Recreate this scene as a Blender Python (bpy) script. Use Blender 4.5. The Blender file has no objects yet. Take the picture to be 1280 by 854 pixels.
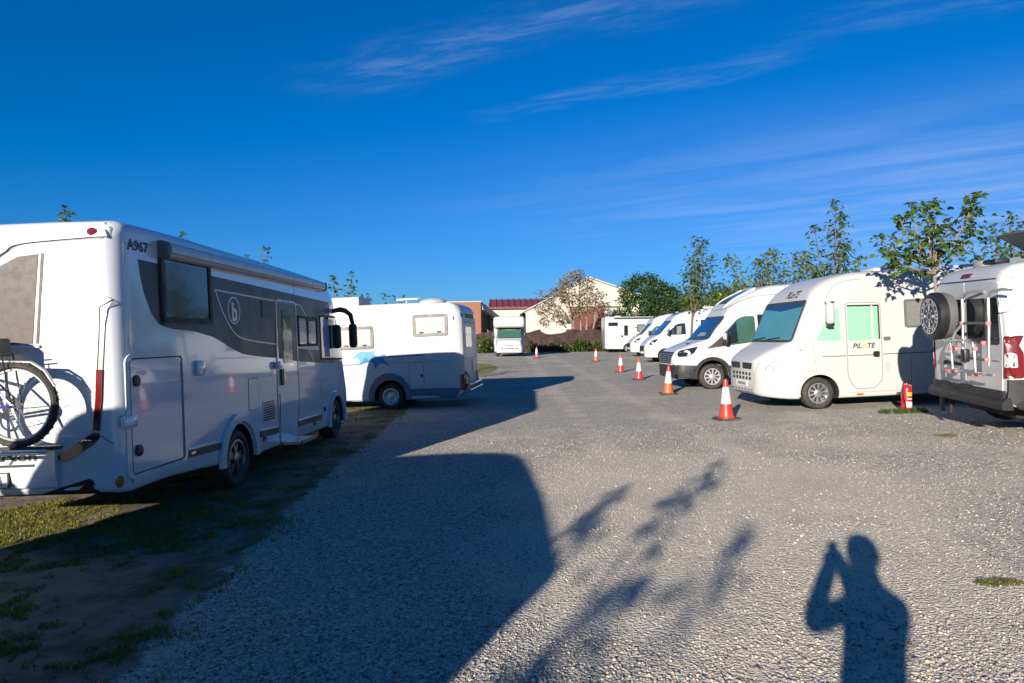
import bpy, bmesh, math, random
import numpy as np
from mathutils import Vector, Matrix, noise
from mathutils.bvhtree import BVHTree
R = math.radians
rng = np.random.default_rng(7)
random.seed(7)
SC = bpy.context.scene
COL = SC.collection

# ------------------------------------------------------------------ camera
cd = bpy.data.cameras.new('camera'); cam = bpy.data.objects.new('camera', cd); COL.objects.link(cam)
cd.sensor_width = 36; cd.lens = 24; cd.clip_start = 0.05; cd.clip_end = 3000
cam.matrix_world = (Matrix.Translation((0, 0, 1.66)) @ Matrix.Rotation(R(90 - 0.43), 4, 'X')
                    @ Matrix.Rotation(R(-0.7), 4, 'Z'))
SC.camera = cam

# ------------------------------------------------------------------ light
SUN_EL, SUN_AZ = R(15.0), R(23.5)          # light travels towards +y and +x
SKY_STRENGTH, SUN_STRENGTH, EXPOSURE = 0.048, 5.0, 0.9
sl = bpy.data.lights.new('sun', 'SUN'); sl.energy = SUN_STRENGTH; sl.angle = R(0.5); sl.color = (1.0, 0.92, 0.79)
sun = bpy.data.objects.new('sun', sl); COL.objects.link(sun)
ldir = Vector((math.sin(SUN_AZ) * math.cos(SUN_EL), math.cos(SUN_AZ) * math.cos(SUN_EL), -math.sin(SUN_EL)))
sun.rotation_euler = ldir.to_track_quat('-Z', 'Y').to_euler()
sun.location = (-20, -40, 30)
SC.view_settings.view_transform = 'Standard'; SC.view_settings.look = 'None'
SC.view_settings.exposure = EXPOSURE; SC.view_settings.gamma = 1.0

# node helpers -------------------------------------------------------------
class NT:
    def __init__(s, tree): s.t = tree; s.n = tree.nodes; s.l = tree.links
    def node(s, typ, **kw):
        n = s.n.new(typ)
        for k, v in kw.items(): setattr(n, k, v)
        return n
    def put(s, sock, v):
        if hasattr(v, 'is_output'): s.l.new(v, sock)
        elif v is not None: sock.default_value = v
    def math(s, op, a, b=None, c=None, clamp=False):
        n = s.node('ShaderNodeMath', operation=op, use_clamp=clamp)
        for i, v in enumerate((a, b, c)):
            if v is not None: s.put(n.inputs[i], v)
        return n.outputs[0]
    def mix(s, f, a, b, blend='MIX'):
        n = s.node('ShaderNodeMix', data_type='RGBA', blend_type=blend)
        s.put(n.inputs[0], f)
        for sock, v in ((n.inputs[6], a), (n.inputs[7], b)):
            s.put(sock, v if hasattr(v, 'is_output') else (*v[:3], 1))
        return n.outputs[2]
    def noise(s, vec, scale, detail=3, rough=.55, dist=0):
        n = s.node('ShaderNodeTexNoise'); s.put(n.inputs['Vector'], vec)
        n.inputs['Scale'].default_value = scale; n.inputs['Detail'].default_value = detail
        n.inputs['Roughness'].default_value = rough; n.inputs['Distortion'].default_value = dist
        return n.outputs[0]
    def ramp(s, f, stops):
        n = s.node('ShaderNodeValToRGB'); s.put(n.inputs[0], f); r = n.color_ramp
        while len(r.elements) < len(stops): r.elements.new(.5)
        for e, (p, c) in zip(r.elements, stops):
            e.position = p; e.color = (*c, 1) if hasattr(c, '__len__') else (c, c, c, 1)
        return n.outputs[0]
    def mrange(s, v, a, b, c=0., d=1., smooth=True):
        n = s.node('ShaderNodeMapRange', interpolation_type='SMOOTHSTEP' if smooth else 'LINEAR')
        s.put(n.inputs[0], v)
        for i, x in enumerate((a, b, c, d)): n.inputs[i + 1].default_value = x
        return n.outputs[0]

# ------------------------------------------------------------------ sky
wd = bpy.data.worlds.new('World'); SC.world = wd; wd.use_nodes = True
w = NT(wd.node_tree); w.n.clear()
sky = w.node('ShaderNodeTexSky', sky_type='NISHITA')
sky.sun_disc = False; sky.sun_elevation = SUN_EL; sky.sun_rotation = R(180) + SUN_AZ
sky.air_density = 1.0; sky.dust_density = 0.35; sky.ozone_density = 2.6; sky.altitude = 300
tint = w.mix(1.0, sky.outputs[0], (0.36, 0.69, 1.41), 'MULTIPLY')
tint = w.mix(1.0, tint, (0.58, 0.0, 0.0), 'SUBTRACT')
tint = w.mix(1.0, tint, (0.0, 0.0, 0.0), 'LIGHTEN')
gen = w.node('ShaderNodeTexCoord').outputs['Generated']
sp = w.node('ShaderNodeSeparateXYZ'); w.put(sp.inputs[0], gen)
dz = w.math('MAXIMUM', sp.outputs[2], 0.02)
px_ = w.math('DIVIDE', sp.outputs[0], dz); py_ = w.math('DIVIDE', sp.outputs[1], dz)
s_ = w.math('ADD', w.math('MULTIPLY', px_, -.857), w.math('MULTIPLY', py_, .515))
t_ = w.math('ADD', w.math('MULTIPLY', px_, .515), w.math('MULTIPLY', py_, .857))
cv = w.node('ShaderNodeCombineXYZ'); w.put(cv.inputs[0], w.math('MULTIPLY', s_, .30)); w.put(cv.inputs[1], w.math('MULTIPLY', t_, 1.1))
cv2 = w.node('ShaderNodeCombineXYZ'); w.put(cv2.inputs[0], w.math('MULTIPLY', s_, 1.0)); w.put(cv2.inputs[1], w.math('MULTIPLY', t_, 1.0))
wob = w.math('MULTIPLY', w.math('SUBTRACT', w.noise(cv2.outputs[0], 1.1, 4, .6), .5), .55)
tw = w.math('ADD', t_, wob)
def band(c, wd_):
    return w.mrange(w.math('ABSOLUTE', w.math('SUBTRACT', tw, c)), 0.0, wd_, 1.0, 0.0)
streak = w.mrange(w.noise(cv.outputs[0], 1.9, 7, .6, .5), .34, .80)
cv3 = w.node('ShaderNodeCombineXYZ'); w.put(cv3.inputs[0], w.math('ADD', w.math('MULTIPLY', s_, .8), w.math('MULTIPLY', t_, .9))); w.put(cv3.inputs[1], w.math('MULTIPLY', t_, 2.4))
fine = w.mrange(w.noise(cv3.outputs[0], 4.2, 8, .68, .5), .40, .72)
def win(v, a, b, c, d): return w.math('MULTIPLY', w.mrange(v, a, b), w.mrange(v, c, d, 1., 0.))
b1 = w.math('MULTIPLY', band(1.94, .26), win(s_, .2, .9, 1.5, 2.3))
b2 = w.math('MULTIPLY', band(2.63, .16), win(s_, .1, .8, 1.2, 1.9))
b3 = w.math('MULTIPLY', band(2.45, .20), win(s_, -1.2, -.6, .0, .5))
field = w.math('MULTIPLY', w.math('MULTIPLY', w.mrange(t_, 2.8, 5.0), w.mrange(t_, 12, 22, 1., 0.)), w.mrange(s_, -1.2, 4.6, 1.0, 0.0))
thin = w.math('ADD', w.math('MULTIPLY', w.math('ADD', w.math('ADD', b1, b2), w.math('MULTIPLY', b3, .7)), w.math('ADD', w.math('MULTIPLY', fine, .92), .08)), 0)
cl = w.math('ADD', w.math('MULTIPLY', thin, .19), w.math('MULTIPLY', field, w.math('ADD', w.math('MULTIPLY', streak, .42), .10)))
cl = w.math('MINIMUM', w.math('MULTIPLY', cl, w.mrange(sp.outputs[2], .03, .12)), .6)
cloudy = w.mix(cl, tint, (5.2, 6.6, 9.6))
bg = w.node('ShaderNodeBackground'); w.put(bg.inputs[0], cloudy); bg.inputs[1].default_value = SKY_STRENGTH
w.l.new(bg.outputs[0], w.node('ShaderNodeOutputWorld').inputs[0])

# ------------------------------------------------------------------ materials
def principled(name):
    m = bpy.data.materials.new(name); m.use_nodes = True; t = NT(m.node_tree)
    return m, t, t.n['Principled BSDF']
def mat(name, col, rough=.5, metal=0., coat=0., var=.06, vscale=6., bump=0., bscale=60., dirt=0., spec=.5, coat_ior=1.5):
    m, t, b = principled(name)
    co = t.node('ShaderNodeTexCoord').outputs['Object']
    n1 = t.noise(co, vscale, 5, .6)
    c = t.mix(n1, [x * (1 - var) for x in col], [min(1, x * (1 + var)) for x in col])
    r = t.mrange(n1, .3, .7, max(.02, rough * .85), min(1, rough * 1.2))
    if dirt:
        mp = t.node('ShaderNodeMapping'); t.put(mp.inputs[0], co); mp.inputs['Scale'].default_value = (9, 9, .9)
        st = t.mrange(t.noise(mp.outputs[0], 2.2, 6, .65), .5, .85)
        bl = t.mrange(t.noise(co, 1.3, 6, .6), .45, .8)
        d = t.math('MULTIPLY', t.math('MAXIMUM', st, t.math('MULTIPLY', bl, .7)), dirt)
        c = t.mix(d, c, (.33, .27, .20)); r = t.math('ADD', r, t.math('MULTIPLY', d, .25))
    t.put(b.inputs['Base Color'], c); t.put(b.inputs['Roughness'], r)
    b.inputs['Metallic'].default_value = metal; b.inputs['Coat Weight'].default_value = coat
    b.inputs['Coat Roughness'].default_value = .03; b.inputs['Coat IOR'].default_value = coat_ior; b.inputs['Specular IOR Level'].default_value = spec
    if bump:
        bn = t.node('ShaderNodeBump'); bn.inputs['Strength'].default_value = bump; bn.inputs['Distance'].default_value = .01
        t.put(bn.inputs['Height'], t.noise(co, bscale, 4, .6)); t.put(b.inputs['Normal'], bn.outputs[0])
    return m
def leafmat(name, col, var=.45, trans=.35):
    m, t, b = principled(name)
    at = t.node('ShaderNodeAttribute', attribute_name='rnd'); f = at.outputs['Fac']
    hue = t.mix(f, [col[0] * (1 - var), col[1] * (1 - var), col[2] * (1 - var)], [col[0] * (1 + var * 1.2), col[1] * (1 + var), col[2] * (1 + var * .4)])
    t.put(b.inputs['Base Color'], hue); b.inputs['Roughness'].default_value = .42; b.inputs['Specular IOR Level'].default_value = .35
    tr = t.node('ShaderNodeBsdfTranslucent'); t.put(tr.inputs[0], t.mix(1., hue, (1.5, 1.5, .6), 'MULTIPLY'))
    mx = t.node('ShaderNodeMixShader'); mx.inputs[0].default_value = trans
    t.l.new(b.outputs[0], mx.inputs[1]); t.l.new(tr.outputs[0], mx.inputs[2]); t.l.new(mx.outputs[0], t.n['Material Output'].inputs[0])
    return m
M = {}
def D(k, *a, **kw): M[k] = mat(k, *a, **kw)
D('white_gloss', (.57, .585, .60), .12, coat=.9, coat_ior=1.5, var=.015, vscale=2, dirt=.04)
D('white_paint', (.44, .44, .44), .28, coat=.25, var=.03, vscale=2, dirt=.08)
D('white_gelcoat', (.43, .43, .43), .34, coat=.1, var=.03, vscale=2, dirt=.13)
D('cream_gelcoat', (.425, .42, .405), .30, coat=.2, var=.03, vscale=2, dirt=.10)
D('old_white', (.38, .37, .345), .4, var=.05, vscale=2, dirt=.22)
D('silver_paint', (.36, .355, .34), .30, metal=.15, coat=.3, var=.03, dirt=.10)
D('slate_paint', (.040, .050, .055), .38, var=.03, vscale=3, spec=.25)
D('gap', (.035, .035, .035), .7)
D('seam_grey', (.22, .22, .22), .6)
D('black_plastic', (.012, .012, .013), .45, var=.2, vscale=20, bump=.08, bscale=300)
D('bumper_plastic', (.016, .016, .017), .5, var=.2, vscale=14, bump=.1, bscale=250, dirt=.05)
D('rubber', (.020, .019, .018), .75, var=.25, vscale=14, bump=.15, bscale=120, dirt=.2)
D('underbody', (.014, .013, .012), .85, var=.3)
D('alloy', (.55, .55, .56), .28, metal=.85, var=.08, vscale=20)
D('alloy_dark', (.04, .04, .045), .35, metal=.4)
D('alloy_shaded', (.22, .22, .225), .3, metal=.8, var=.1)  # darker copy of alloy: the shade on these rims is in the colour
D('hubcap', (.46, .46, .46), .35, metal=.5, dirt=.15)
D('chrome', (.72, .72, .72), .12, metal=1.)
D('aluminium', (.60, .59, .57), .32, metal=.85, var=.08, vscale=10)
D('glass_dark', (.012, .016, .018), .04, coat=.5, var=.1, spec=.7)
D('glass_blue', (.02, .045, .075), .05, coat=.4, spec=.7)
D('glass_shade', (.05, .058, .06), .08, coat=.3)
D('glass_green', (.035, .09, .07), .06, coat=.4, vscale=4, var=.4)
D('teal_screen', (.075, .23, .245), .12, coat=.5, vscale=1.5, var=.22)
D('mint_screen', (.22, .44, .30), .14, coat=.4, vscale=1.5, var=.12)
D('blind_pale', (.29, .235, .225), .35, coat=.1, vscale=30, var=.06)
D('blind_grey', (.16, .16, .15), .25, coat=.3, vscale=25, var=.18)
D('blind_brown', (.062, .047, .040), .5, var=.12, vscale=12, bump=.1, bscale=90)
D('curtain_blue', (.05, .13, .32), .5, vscale=12, var=.25)
D('frame_grey', (.105, .10, .10), .5)
D('skirt_grey', (.085, .115, .165), .45, dirt=.10)  # grey skirt paint with the blue of its shade tinted in
D('figure_cyan', (.008, .19, .40), .35)
D('stripe_blue', (.03, .08, .22), .35)
D('red_lamp', (.13, .006, .007), .15, coat=.6)
D('orange_lamp', (.50, .10, .012), .2, coat=.5)
D('clear_lamp', (.62, .62, .62), .12, metal=.3, coat=.6)
D('logo_white', (.62, .62, .60), .35)
D('logo_yellow', (.75, .36, .05), .4)
D('lettering_black', (.02, .02, .022), .4)
D('lettering_grey', (.11, .105, .10), .45)
D('cone_red', (.50, .028, .016), .4, var=.15, vscale=9, dirt=.28)
D('cone_orange', (.52, .095, .03), .45, var=.12, vscale=9, dirt=.25)
D('cone_white', (.52, .52, .51), .35, var=.08, vscale=9, dirt=.25)
D('cone_base', (.035, .033, .032), .8, dirt=.3)
D('ext_red', (.50, .014, .014), .22, coat=.5)
D('bark', (.115, .085, .062), .85, var=.35, vscale=14, bump=.5, bscale=40)
D('bark_pale', (.20, .16, .125), .85, var=.3, vscale=14, bump=.5, bscale=40)
D('bike_frame', (.06, .05, .30), .25, metal=.3, coat=.6)
D('bike_rim', (.33, .33, .34), .35, metal=.6)
D('bag_beige', (.30, .27, .24), .7, var=.1, bump=.1)
D('plaster_cream', (.45, .415, .36), .85, var=.10, vscale=.8, bump=.2, bscale=8, dirt=.22)
D('plaster_pale', (.42, .39, .335), .85, var=.08, vscale=.8, bump=.2, bscale=8, dirt=.15)
D('concrete', (.36, .32, .27), .9, var=.15, vscale=2, bump=.3, bscale=12, dirt=.2)
D('rust_door', (.11, .032, .024), .75, var=.25, vscale=2, bump=.2, bscale=14)
D('red_sheet', (.17, .035, .038), .5, var=.15, vscale=1.2)
D('dark_opening', (.018, .02, .024), .8)
D('netting', (.040, .021, .019), .9, var=.35, vscale=3, bump=.3, bscale=40)
D('steel_post', (.25, .24, .23), .5, metal=.5)
D('skin', (.42, .25, .18), .5); D('hair', (.03, .02, .015), .6); D('jacket', (.03, .04, .07), .8, bump=.2); D('trousers', (.06, .06, .07), .85, bump=.2)
D('solar', (.012, .025, .07), .08, coat=.6)
D('roof_grey', (.38, .36, .33), .7, var=.15, dirt=.2)
D('plate_white', (.66, .66, .64), .35)
M['leaf'] = leafmat('leaf', (.060, .110, .022))
M['leaf_fresh'] = leafmat('leaf_fresh', (.105, .15, .030))
M['leaf_dark'] = leafmat('leaf_dark', (.040, .085, .022), .4, .25)
M['leaf_dry'] = leafmat('leaf_dry', (.20, .15, .105), .55, .25)
M['leaf_weed'] = leafmat('leaf_weed', (.06, .095, .024))
M['grass'] = leafmat('grass', (.15, .16, .040), .5, .3)
# brick for the far building
def brickmat():
    m, t, b = principled('brick_wall')
    co = t.node('ShaderNodeTexCoord').outputs['Object']
    mp = t.node('ShaderNodeMapping'); t.put(mp.inputs[0], co); mp.inputs['Rotation'].default_value = (R(90), 0, 0)
    bk = t.node('ShaderNodeTexBrick'); t.put(bk.inputs['Vector'], mp.outputs[0])
    bk.inputs['Color1'].default_value = (.27, .095, .05, 1); bk.inputs['Color2'].default_value = (.21, .075, .04, 1)
    bk.inputs['Mortar'].default_value = (.24, .17, .13, 1); bk.inputs['Scale'].default_value = 3.2; bk.inputs['Mortar Size'].default_value = .015
    c = t.mix(t.mrange(t.noise(co, .9, 5, .6), .35, .75), bk.outputs[0], (.20, .10, .06))
    t.put(b.inputs['Base Color'], c); b.inputs['Roughness'].default_value = .9
    return m
M['brick'] = brickmat()
M['grass_pale'] = leafmat('grass_pale', (.13, .135, .05), .4, .3)
# shared ground look: gravel with a dirt verge given by the sheet's own 'verge' attribute
def groundmat():
    m, t, b = principled('gravel_ground')
    co = t.node('ShaderNodeTexCoord').outputs['Object']
    vg = t.node('ShaderNodeAttribute', attribute_name='verge').outputs['Fac']
    def vor(scale, feat='F1'):
        n = t.node('ShaderNodeTexVoronoi', feature=feat); t.put(n.inputs['Vector'], co); n.inputs['Scale'].default_value = scale
        return n
    v1 = vor(46); v2 = vor(95)
    bw = lambda c: t.mrange(c, 0, 1, 0, 1, False)
    sepa = t.node('ShaderNodeSeparateColor'); t.put(sepa.inputs[0], v1.outputs['Color'])
    sepb = t.node('ShaderNodeSeparateColor'); t.put(sepb.inputs[0], v2.outputs['Color'])
    stone = t.ramp(sepa.outputs[0], [(0, (.085, .082, .08)), (.20, (.28, .262, .237)), (.62, (.46, .41, .335)), (.9, (.56, .50, .40)), (1, (.60, .55, .46))])
    fines = t.ramp(sepb.outputs[1], [(0, (.12, .115, .11)), (.45, (.335, .312, .28)), (1, (.60, .555, .48))])
    c = t.mix(t.mrange(sepa.outputs[1], .40, .60), stone, fines)
    big = t.noise(co, .33, 6, .62)
    mid = t.noise(co, 1.4, 5, .6)
    sx_ = t.node('ShaderNodeSeparateXYZ'); t.put(sx_.inputs[0], co)
    ex = t.math('MULTIPLY', t.math('SUBTRACT', sx_.outputs[0], 1.9), .42); ey = t.math('MULTIPLY', t.math('SUBTRACT', sx_.outputs[1], 6.2), .26)
    patch = t.mrange(t.math('ADD', t.math('ADD', t.math('MULTIPLY', ex, ex), t.math('MULTIPLY', ey, ey)), t.math('MULTIPLY', mid, .9)), .35, 1.7, .24, 0.)
    trk = t.mrange(t.math('ABSOLUTE', t.math('SUBTRACT', t.math('ABSOLUTE', t.math('SUBTRACT', t.math('ADD', sx_.outputs[0], t.math('MULTIPLY', big, .8)), 2.5)), .85)), .10, .34, .085, 0.)
    dust = t.math('MULTIPLY', t.mrange(t.math('ADD', t.math('ADD', patch, trk), t.math('ADD', t.math('MULTIPLY', big, .65), t.math('MULTIPLY', mid, .35))), .47, .66), .70)
    c = t.mix(dust, c, (.60, .52, .405))
    dark = t.mrange(t.noise(co, .55, 5, .65), .58, .75)
    c = t.mix(t.math('MULTIPLY', dark, .35), c, (.13, .13, .135))
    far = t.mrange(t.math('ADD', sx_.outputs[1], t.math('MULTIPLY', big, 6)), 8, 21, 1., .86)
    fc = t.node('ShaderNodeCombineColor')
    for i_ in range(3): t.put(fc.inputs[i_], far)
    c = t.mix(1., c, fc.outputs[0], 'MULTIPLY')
    earth = t.mix(t.noise(co, 5, 6, .65), (.11, .08, .06), (.28, .22, .165))
    moss = t.mrange(t.math('ADD', t.math('MULTIPLY', t.noise(co, 1.7, 6, .65), .8), t.math('MULTIPLY', t.noise(co, 9, 4, .6), .2)), .45, .60)
    earth = t.mix(t.math('MULTIPLY', moss, .8), earth, (.052, .062, .022))
    edge = t.math('ADD', vg, t.math('MULTIPLY', t.math('SUBTRACT', t.noise(co, 3.0, 6, .7), .5), 1.1))
    em = t.mrange(edge, .38, .62)
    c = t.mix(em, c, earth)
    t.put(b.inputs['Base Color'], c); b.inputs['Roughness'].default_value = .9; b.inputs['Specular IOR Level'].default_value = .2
    h = t.math('ADD', t.math('MULTIPLY', v1.outputs['Distance'], -1.2), t.math('MULTIPLY', v2.outputs['Distance'], -.6))
    h = t.math('ADD', h, t.math('MULTIPLY', t.noise(co, 12, 4, .6), .8))
    bn = t.node('ShaderNodeBump'); bn.inputs['Strength'].default_value = .62; bn.inputs['Distance'].default_value = .02
    he = t.math('MULTIPLY', t.math('ADD', t.noise(co, 22, 5, .65), t.math('MULTIPLY', t.noise(co, 5, 4, .6), 1.5)), .8)
    mh = t.node('ShaderNodeMix', data_type='FLOAT'); t.put(mh.inputs[0], em); t.put(mh.inputs[2], h); t.put(mh.inputs[3], he)
    t.put(bn.inputs['Height'], mh.outputs[0]); t.put(b.inputs['Normal'], bn.outputs[0])
    return m
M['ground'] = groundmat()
def stonemat():
    m, t, b = principled('stone_chips')
    f = t.node('ShaderNodeAttribute', attribute_name='rnd').outputs['Fac']
    c = t.ramp(f, [(0, (.06, .058, .058)), (.28, (.24, .224, .205)), (.62, (.42, .37, .295)), (.90, (.54, .475, .37)), (1, (.60, .545, .45))])
    t.put(b.inputs['Base Color'], c); b.inputs['Roughness'].default_value = .85; b.inputs['Specular IOR Level'].default_value = .25
    return m
M['stone'] = stonemat()

# ------------------------------------------------------------------ helpers
def tag(o, label, cat, group=None):
    o['label'] = label; o['category'] = cat
    if group: o['group'] = group
    return o
def thing(name, label, cat, loc=(0, 0, 0), rot=(0, 0, 0), group=None):
    o = bpy.data.objects.new(name, None); COL.objects.link(o); o.empty_display_size = .3
    o.location = loc; o.rotation_euler = rot
    return tag(o, label, cat, group)
def link(name, me, parent=None, loc=None, rot=None):
    o = bpy.data.objects.new(name, me); COL.objects.link(o)
    if parent is not None: o.parent = parent
    if loc is not None: o.location = loc
    if rot is not None: o.rotation_euler = rot
    return o
def finish(me, m, smooth=True, angle=35):
    for x in (m if isinstance(m, (list, tuple)) else [m]): me.materials.append(M[x] if isinstance(x, str) else x)
    if smooth:
        me.polygons.foreach_set('use_smooth', [True] * len(me.polygons)); me.set_sharp_from_angle(angle=R(angle))
    return me
def pydata(name, V, Fc, m, smooth=True, angle=35):
    me = bpy.data.meshes.new(name); me.from_pydata([tuple(v) for v in V], [], [tuple(f) for f in Fc]); me.update()
    return finish(me, m, smooth, angle)
def frombm(name, bm, m, smooth=True, angle=35):
    bmesh.ops.recalc_face_normals(bm, faces=bm.faces[:])
    me = bpy.data.meshes.new(name); bm.to_mesh(me); bm.free()
    return finish(me, m, smooth, angle)
class MB:
    """collects simple shapes into one mesh"""
    def __init__(s): s.V = []; s.F = []; s.mi = []
    def add(s, V, Fc, mi=0):
        k = len(s.V); s.V += [tuple(v) for v in V]; s.F += [tuple(i + k for i in f) for f in Fc]; s.mi += [mi] * len(Fc); return s
    def box(s, c, d, mi=0, rz=0.):
        cx, cy, cz = c; a, b, h = d[0] / 2, d[1] / 2, d[2] / 2
        cc, ss_ = math.cos(rz), math.sin(rz)
        P = [(x, y, z) for z in (-h, h) for y in (-b, b) for x in (-a, a)]
        P = [(cx + x * cc - y * ss_, cy + x * ss_ + y * cc, cz + z) for x, y, z in P]
        return s.add(P, [(0, 2, 3, 1), (4, 5, 7, 6), (0, 1, 5, 4), (2, 6, 7, 3), (0, 4, 6, 2), (1, 3, 7, 5)], mi)
    def tube(s, pts, r, n=8, mi=0, cap=True):
        pts = [Vector(p) for p in pts]; rr = r if hasattr(r, '__len__') else [r] * len(pts)
        V = []; up = None
        for i, p in enumerate(pts):
            d = (pts[min(i + 1, len(pts) - 1)] - pts[max(i - 1, 0)])
            d = d.normalized() if d.length > 1e-9 else Vector((0, 0, 1))
            if up is None: up = d.orthogonal().normalized()
            up = (up - d * up.dot(d)); up = up.normalized() if up.length > 1e-6 else d.orthogonal().normalized()
            q = d.cross(up)
            for j in range(n):
                a = 2 * math.pi * j / n; V.append(p + (up * math.cos(a) + q * math.sin(a)) * rr[i])
        Fc = [(i * n + j, i * n + (j + 1) % n, (i + 1) * n + (j + 1) % n, (i + 1) * n + j) for i in range(len(pts) - 1) for j in range(n)]
        if cap: Fc += [tuple(range(n))[::-1], tuple((len(pts) - 1) * n + j for j in range(n))]
        return s.add(V, Fc, mi)
    def lathe(s, prof, o=(0, 0, 0), axis='Z', n=24, mi=0, close=False):
        """prof: (radius, height) pairs"""
        V = []
        for r, h in prof:
            for j in range(n):
                a = 2 * math.pi * j / n; x, y = r * math.cos(a), r * math.sin(a)
                p = {'Z': (x, y, h), 'X': (h, x, y), 'Y': (x, h, y)}[axis]
                V.append((p[0] + o[0], p[1] + o[1], p[2] + o[2]))
        m_ = len(prof); Fc = []
        for i in range(m_ if close else m_ - 1):
            for j in range(n):
                k = (i + 1) % m_
                Fc.append((i * n + j, i * n + (j + 1) % n, k * n + (j + 1) % n, k * n + j))
        if not close:
            Fc += [tuple(range(n))[::-1], tuple((m_ - 1) * n + j for j in range(n))]
        return s.add(V, Fc, mi)
    def prism(s, poly, fmap, d0, d1, mi=0):
        n = len(poly); V = [fmap(a, b, d0) for a, b in poly] + [fmap(a, b, d1) for a, b in poly]
        Fc = [tuple(range(n))[::-1], tuple(range(n, 2 * n))] + [(i, (i + 1) % n, n + (i + 1) % n, n + i) for i in range(n)]
        return s.add(V, Fc, mi)
    def mesh(s, name, m, smooth=True, angle=35):
        me = bpy.data.meshes.new(name); me.from_pydata(s.V, [], s.F); me.update()
        if any(s.mi): me.polygons.foreach_set('material_index', s.mi)
        bm = bmesh.new(); bm.from_mesh(me); bmesh.ops.recalc_face_normals(bm, faces=bm.faces[:]); bm.to_mesh(me); bm.free()
        return finish(me, m, smooth, angle)
    def build(s, name, m, parent=None, loc=None, rot=None, smooth=True, angle=35):
        return link(name, s.mesh(name, m, smooth, angle), parent, loc, rot)
def rbox(name, c, d, r, m, parent, rot=None, seg=2):
    bm = bmesh.new(); bmesh.ops.create_cube(bm, size=1)
    for v in bm.verts: v.co = Vector((v.co.x * d[0], v.co.y * d[1], v.co.z * d[2]))
    bmesh.ops.bevel(bm, geom=bm.edges[:], offset=min(r, min(d) * .48), segments=seg, affect='EDGES', profile=.5)
    if parent is not None and parent.type == 'MESH': c = Vector(c) - parent.location
    return link(name, frombm(name, bm, m, angle=40), parent, c, rot)
def rrect(u0, v0, u1, v1, r=.03, n=4):
    u0, u1 = min(u0, u1), max(u0, u1); v0, v1 = min(v0, v1), max(v0, v1); r = min(r, (u1 - u0) * .49, (v1 - v0) * .49)
    P = []
    for cx, cy, a0 in ((u1 - r, v1 - r, 0), (u0 + r, v1 - r, 90), (u0 + r, v0 + r, 180), (u1 - r, v0 + r, 270)):
        for k in range(n + 1):
            a = R(a0 + 90 * k / n); P.append((cx + r * math.cos(a), cy + r * math.sin(a)))
    return P
def rpoly(P, r, n=4):
    """polygon with rounded corners"""
    out = []; m_ = len(P)
    for i in range(m_):
        a, b, c = Vector(P[i - 1]), Vector(P[i]), Vector(P[(i + 1) % m_])
        d1, d2 = (a - b), (c - b); k = min(r, d1.length * .45, d2.length * .45)
        p, q = b + d1.normalized() * k, b + d2.normalized() * k
        for j in range(n + 1):
            t = j / n; out.append(tuple(p * (1 - t) ** 2 + b * 2 * t * (1 - t) + q * t * t))
    return out
def ell(cx, cy, a, b, n=24): return [(cx + a * math.cos(2 * math.pi * i / n), cy + b * math.sin(2 * math.pi * i / n)) for i in range(n)]
def inset(P, d):
    n = len(P); out = []
    ar = sum(P[i][0] * P[(i + 1) % n][1] - P[(i + 1) % n][0] * P[i][1] for i in range(n)); sg = 1 if ar > 0 else -1
    for i in range(n):
        a, b, c = Vector(P[i - 1]), Vector(P[i]), Vector(P[(i + 1) % n])
        e1, e2 = (b - a), (c - b)
        if e1.length < 1e-7: e1 = e2
        if e2.length < 1e-7: e2 = e1
        n1 = Vector((-e1.y, e1.x)).normalized() * sg; n2 = Vector((-e2.y, e2.x)).normalized() * sg
        v = (n1 + n2); L = v.length
        v = v / L if L > 1e-6 else n1
        out.append(tuple(b + v * (d / max(.5, v.dot(n1)))))
    return out
def ribbon(pts, wd_, closed=False):
    """closed outline of a polyline of given width"""
    pts = [Vector(p) for p in pts]; Lf = []; Rt = []
    for i, p in enumerate(pts):
        a = pts[max(i - 1, 0)]; c = pts[min(i + 1, len(pts) - 1)]; d = (c - a).normalized(); nn = Vector((-d.y, d.x)) * wd_ / 2
        Lf.append(tuple(p + nn)); Rt.append(tuple(p - nn))
    return Lf + Rt[::-1]
def smoothline(P, n=6):
    out = []; P = [Vector(p) for p in P]
    for i in range(len(P) - 1):
        p0, p1, p2, p3 = P[max(i - 1, 0)], P[i], P[i + 1], P[min(i + 2, len(P) - 1)]
        for k in range(n):
            t = k / n
            out.append(tuple(.5 * ((2 * p1) + (p2 - p0) * t + (2 * p0 - 5 * p1 + 4 * p2 - p3) * t * t + (3 * p1 - p0 - 3 * p2 + p3) * t ** 3)))
    return out + [tuple(P[-1])]
FACE = {'R': (lambda a, b, d: Vector((d, a, b)), Vector((1, 0, 0))), 'L': (lambda a, b, d: Vector((-d, a, b)), Vector((-1, 0, 0))),
        'F': (lambda a, b, d: Vector((a, d, b)), Vector((0, 1, 0))), 'B': (lambda a, b, d: Vector((a, -d, b)), Vector((0, -1, 0))),
        'T': (lambda a, b, d: Vector((a, b, d)), Vector((0, 0, 1)))}
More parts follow.
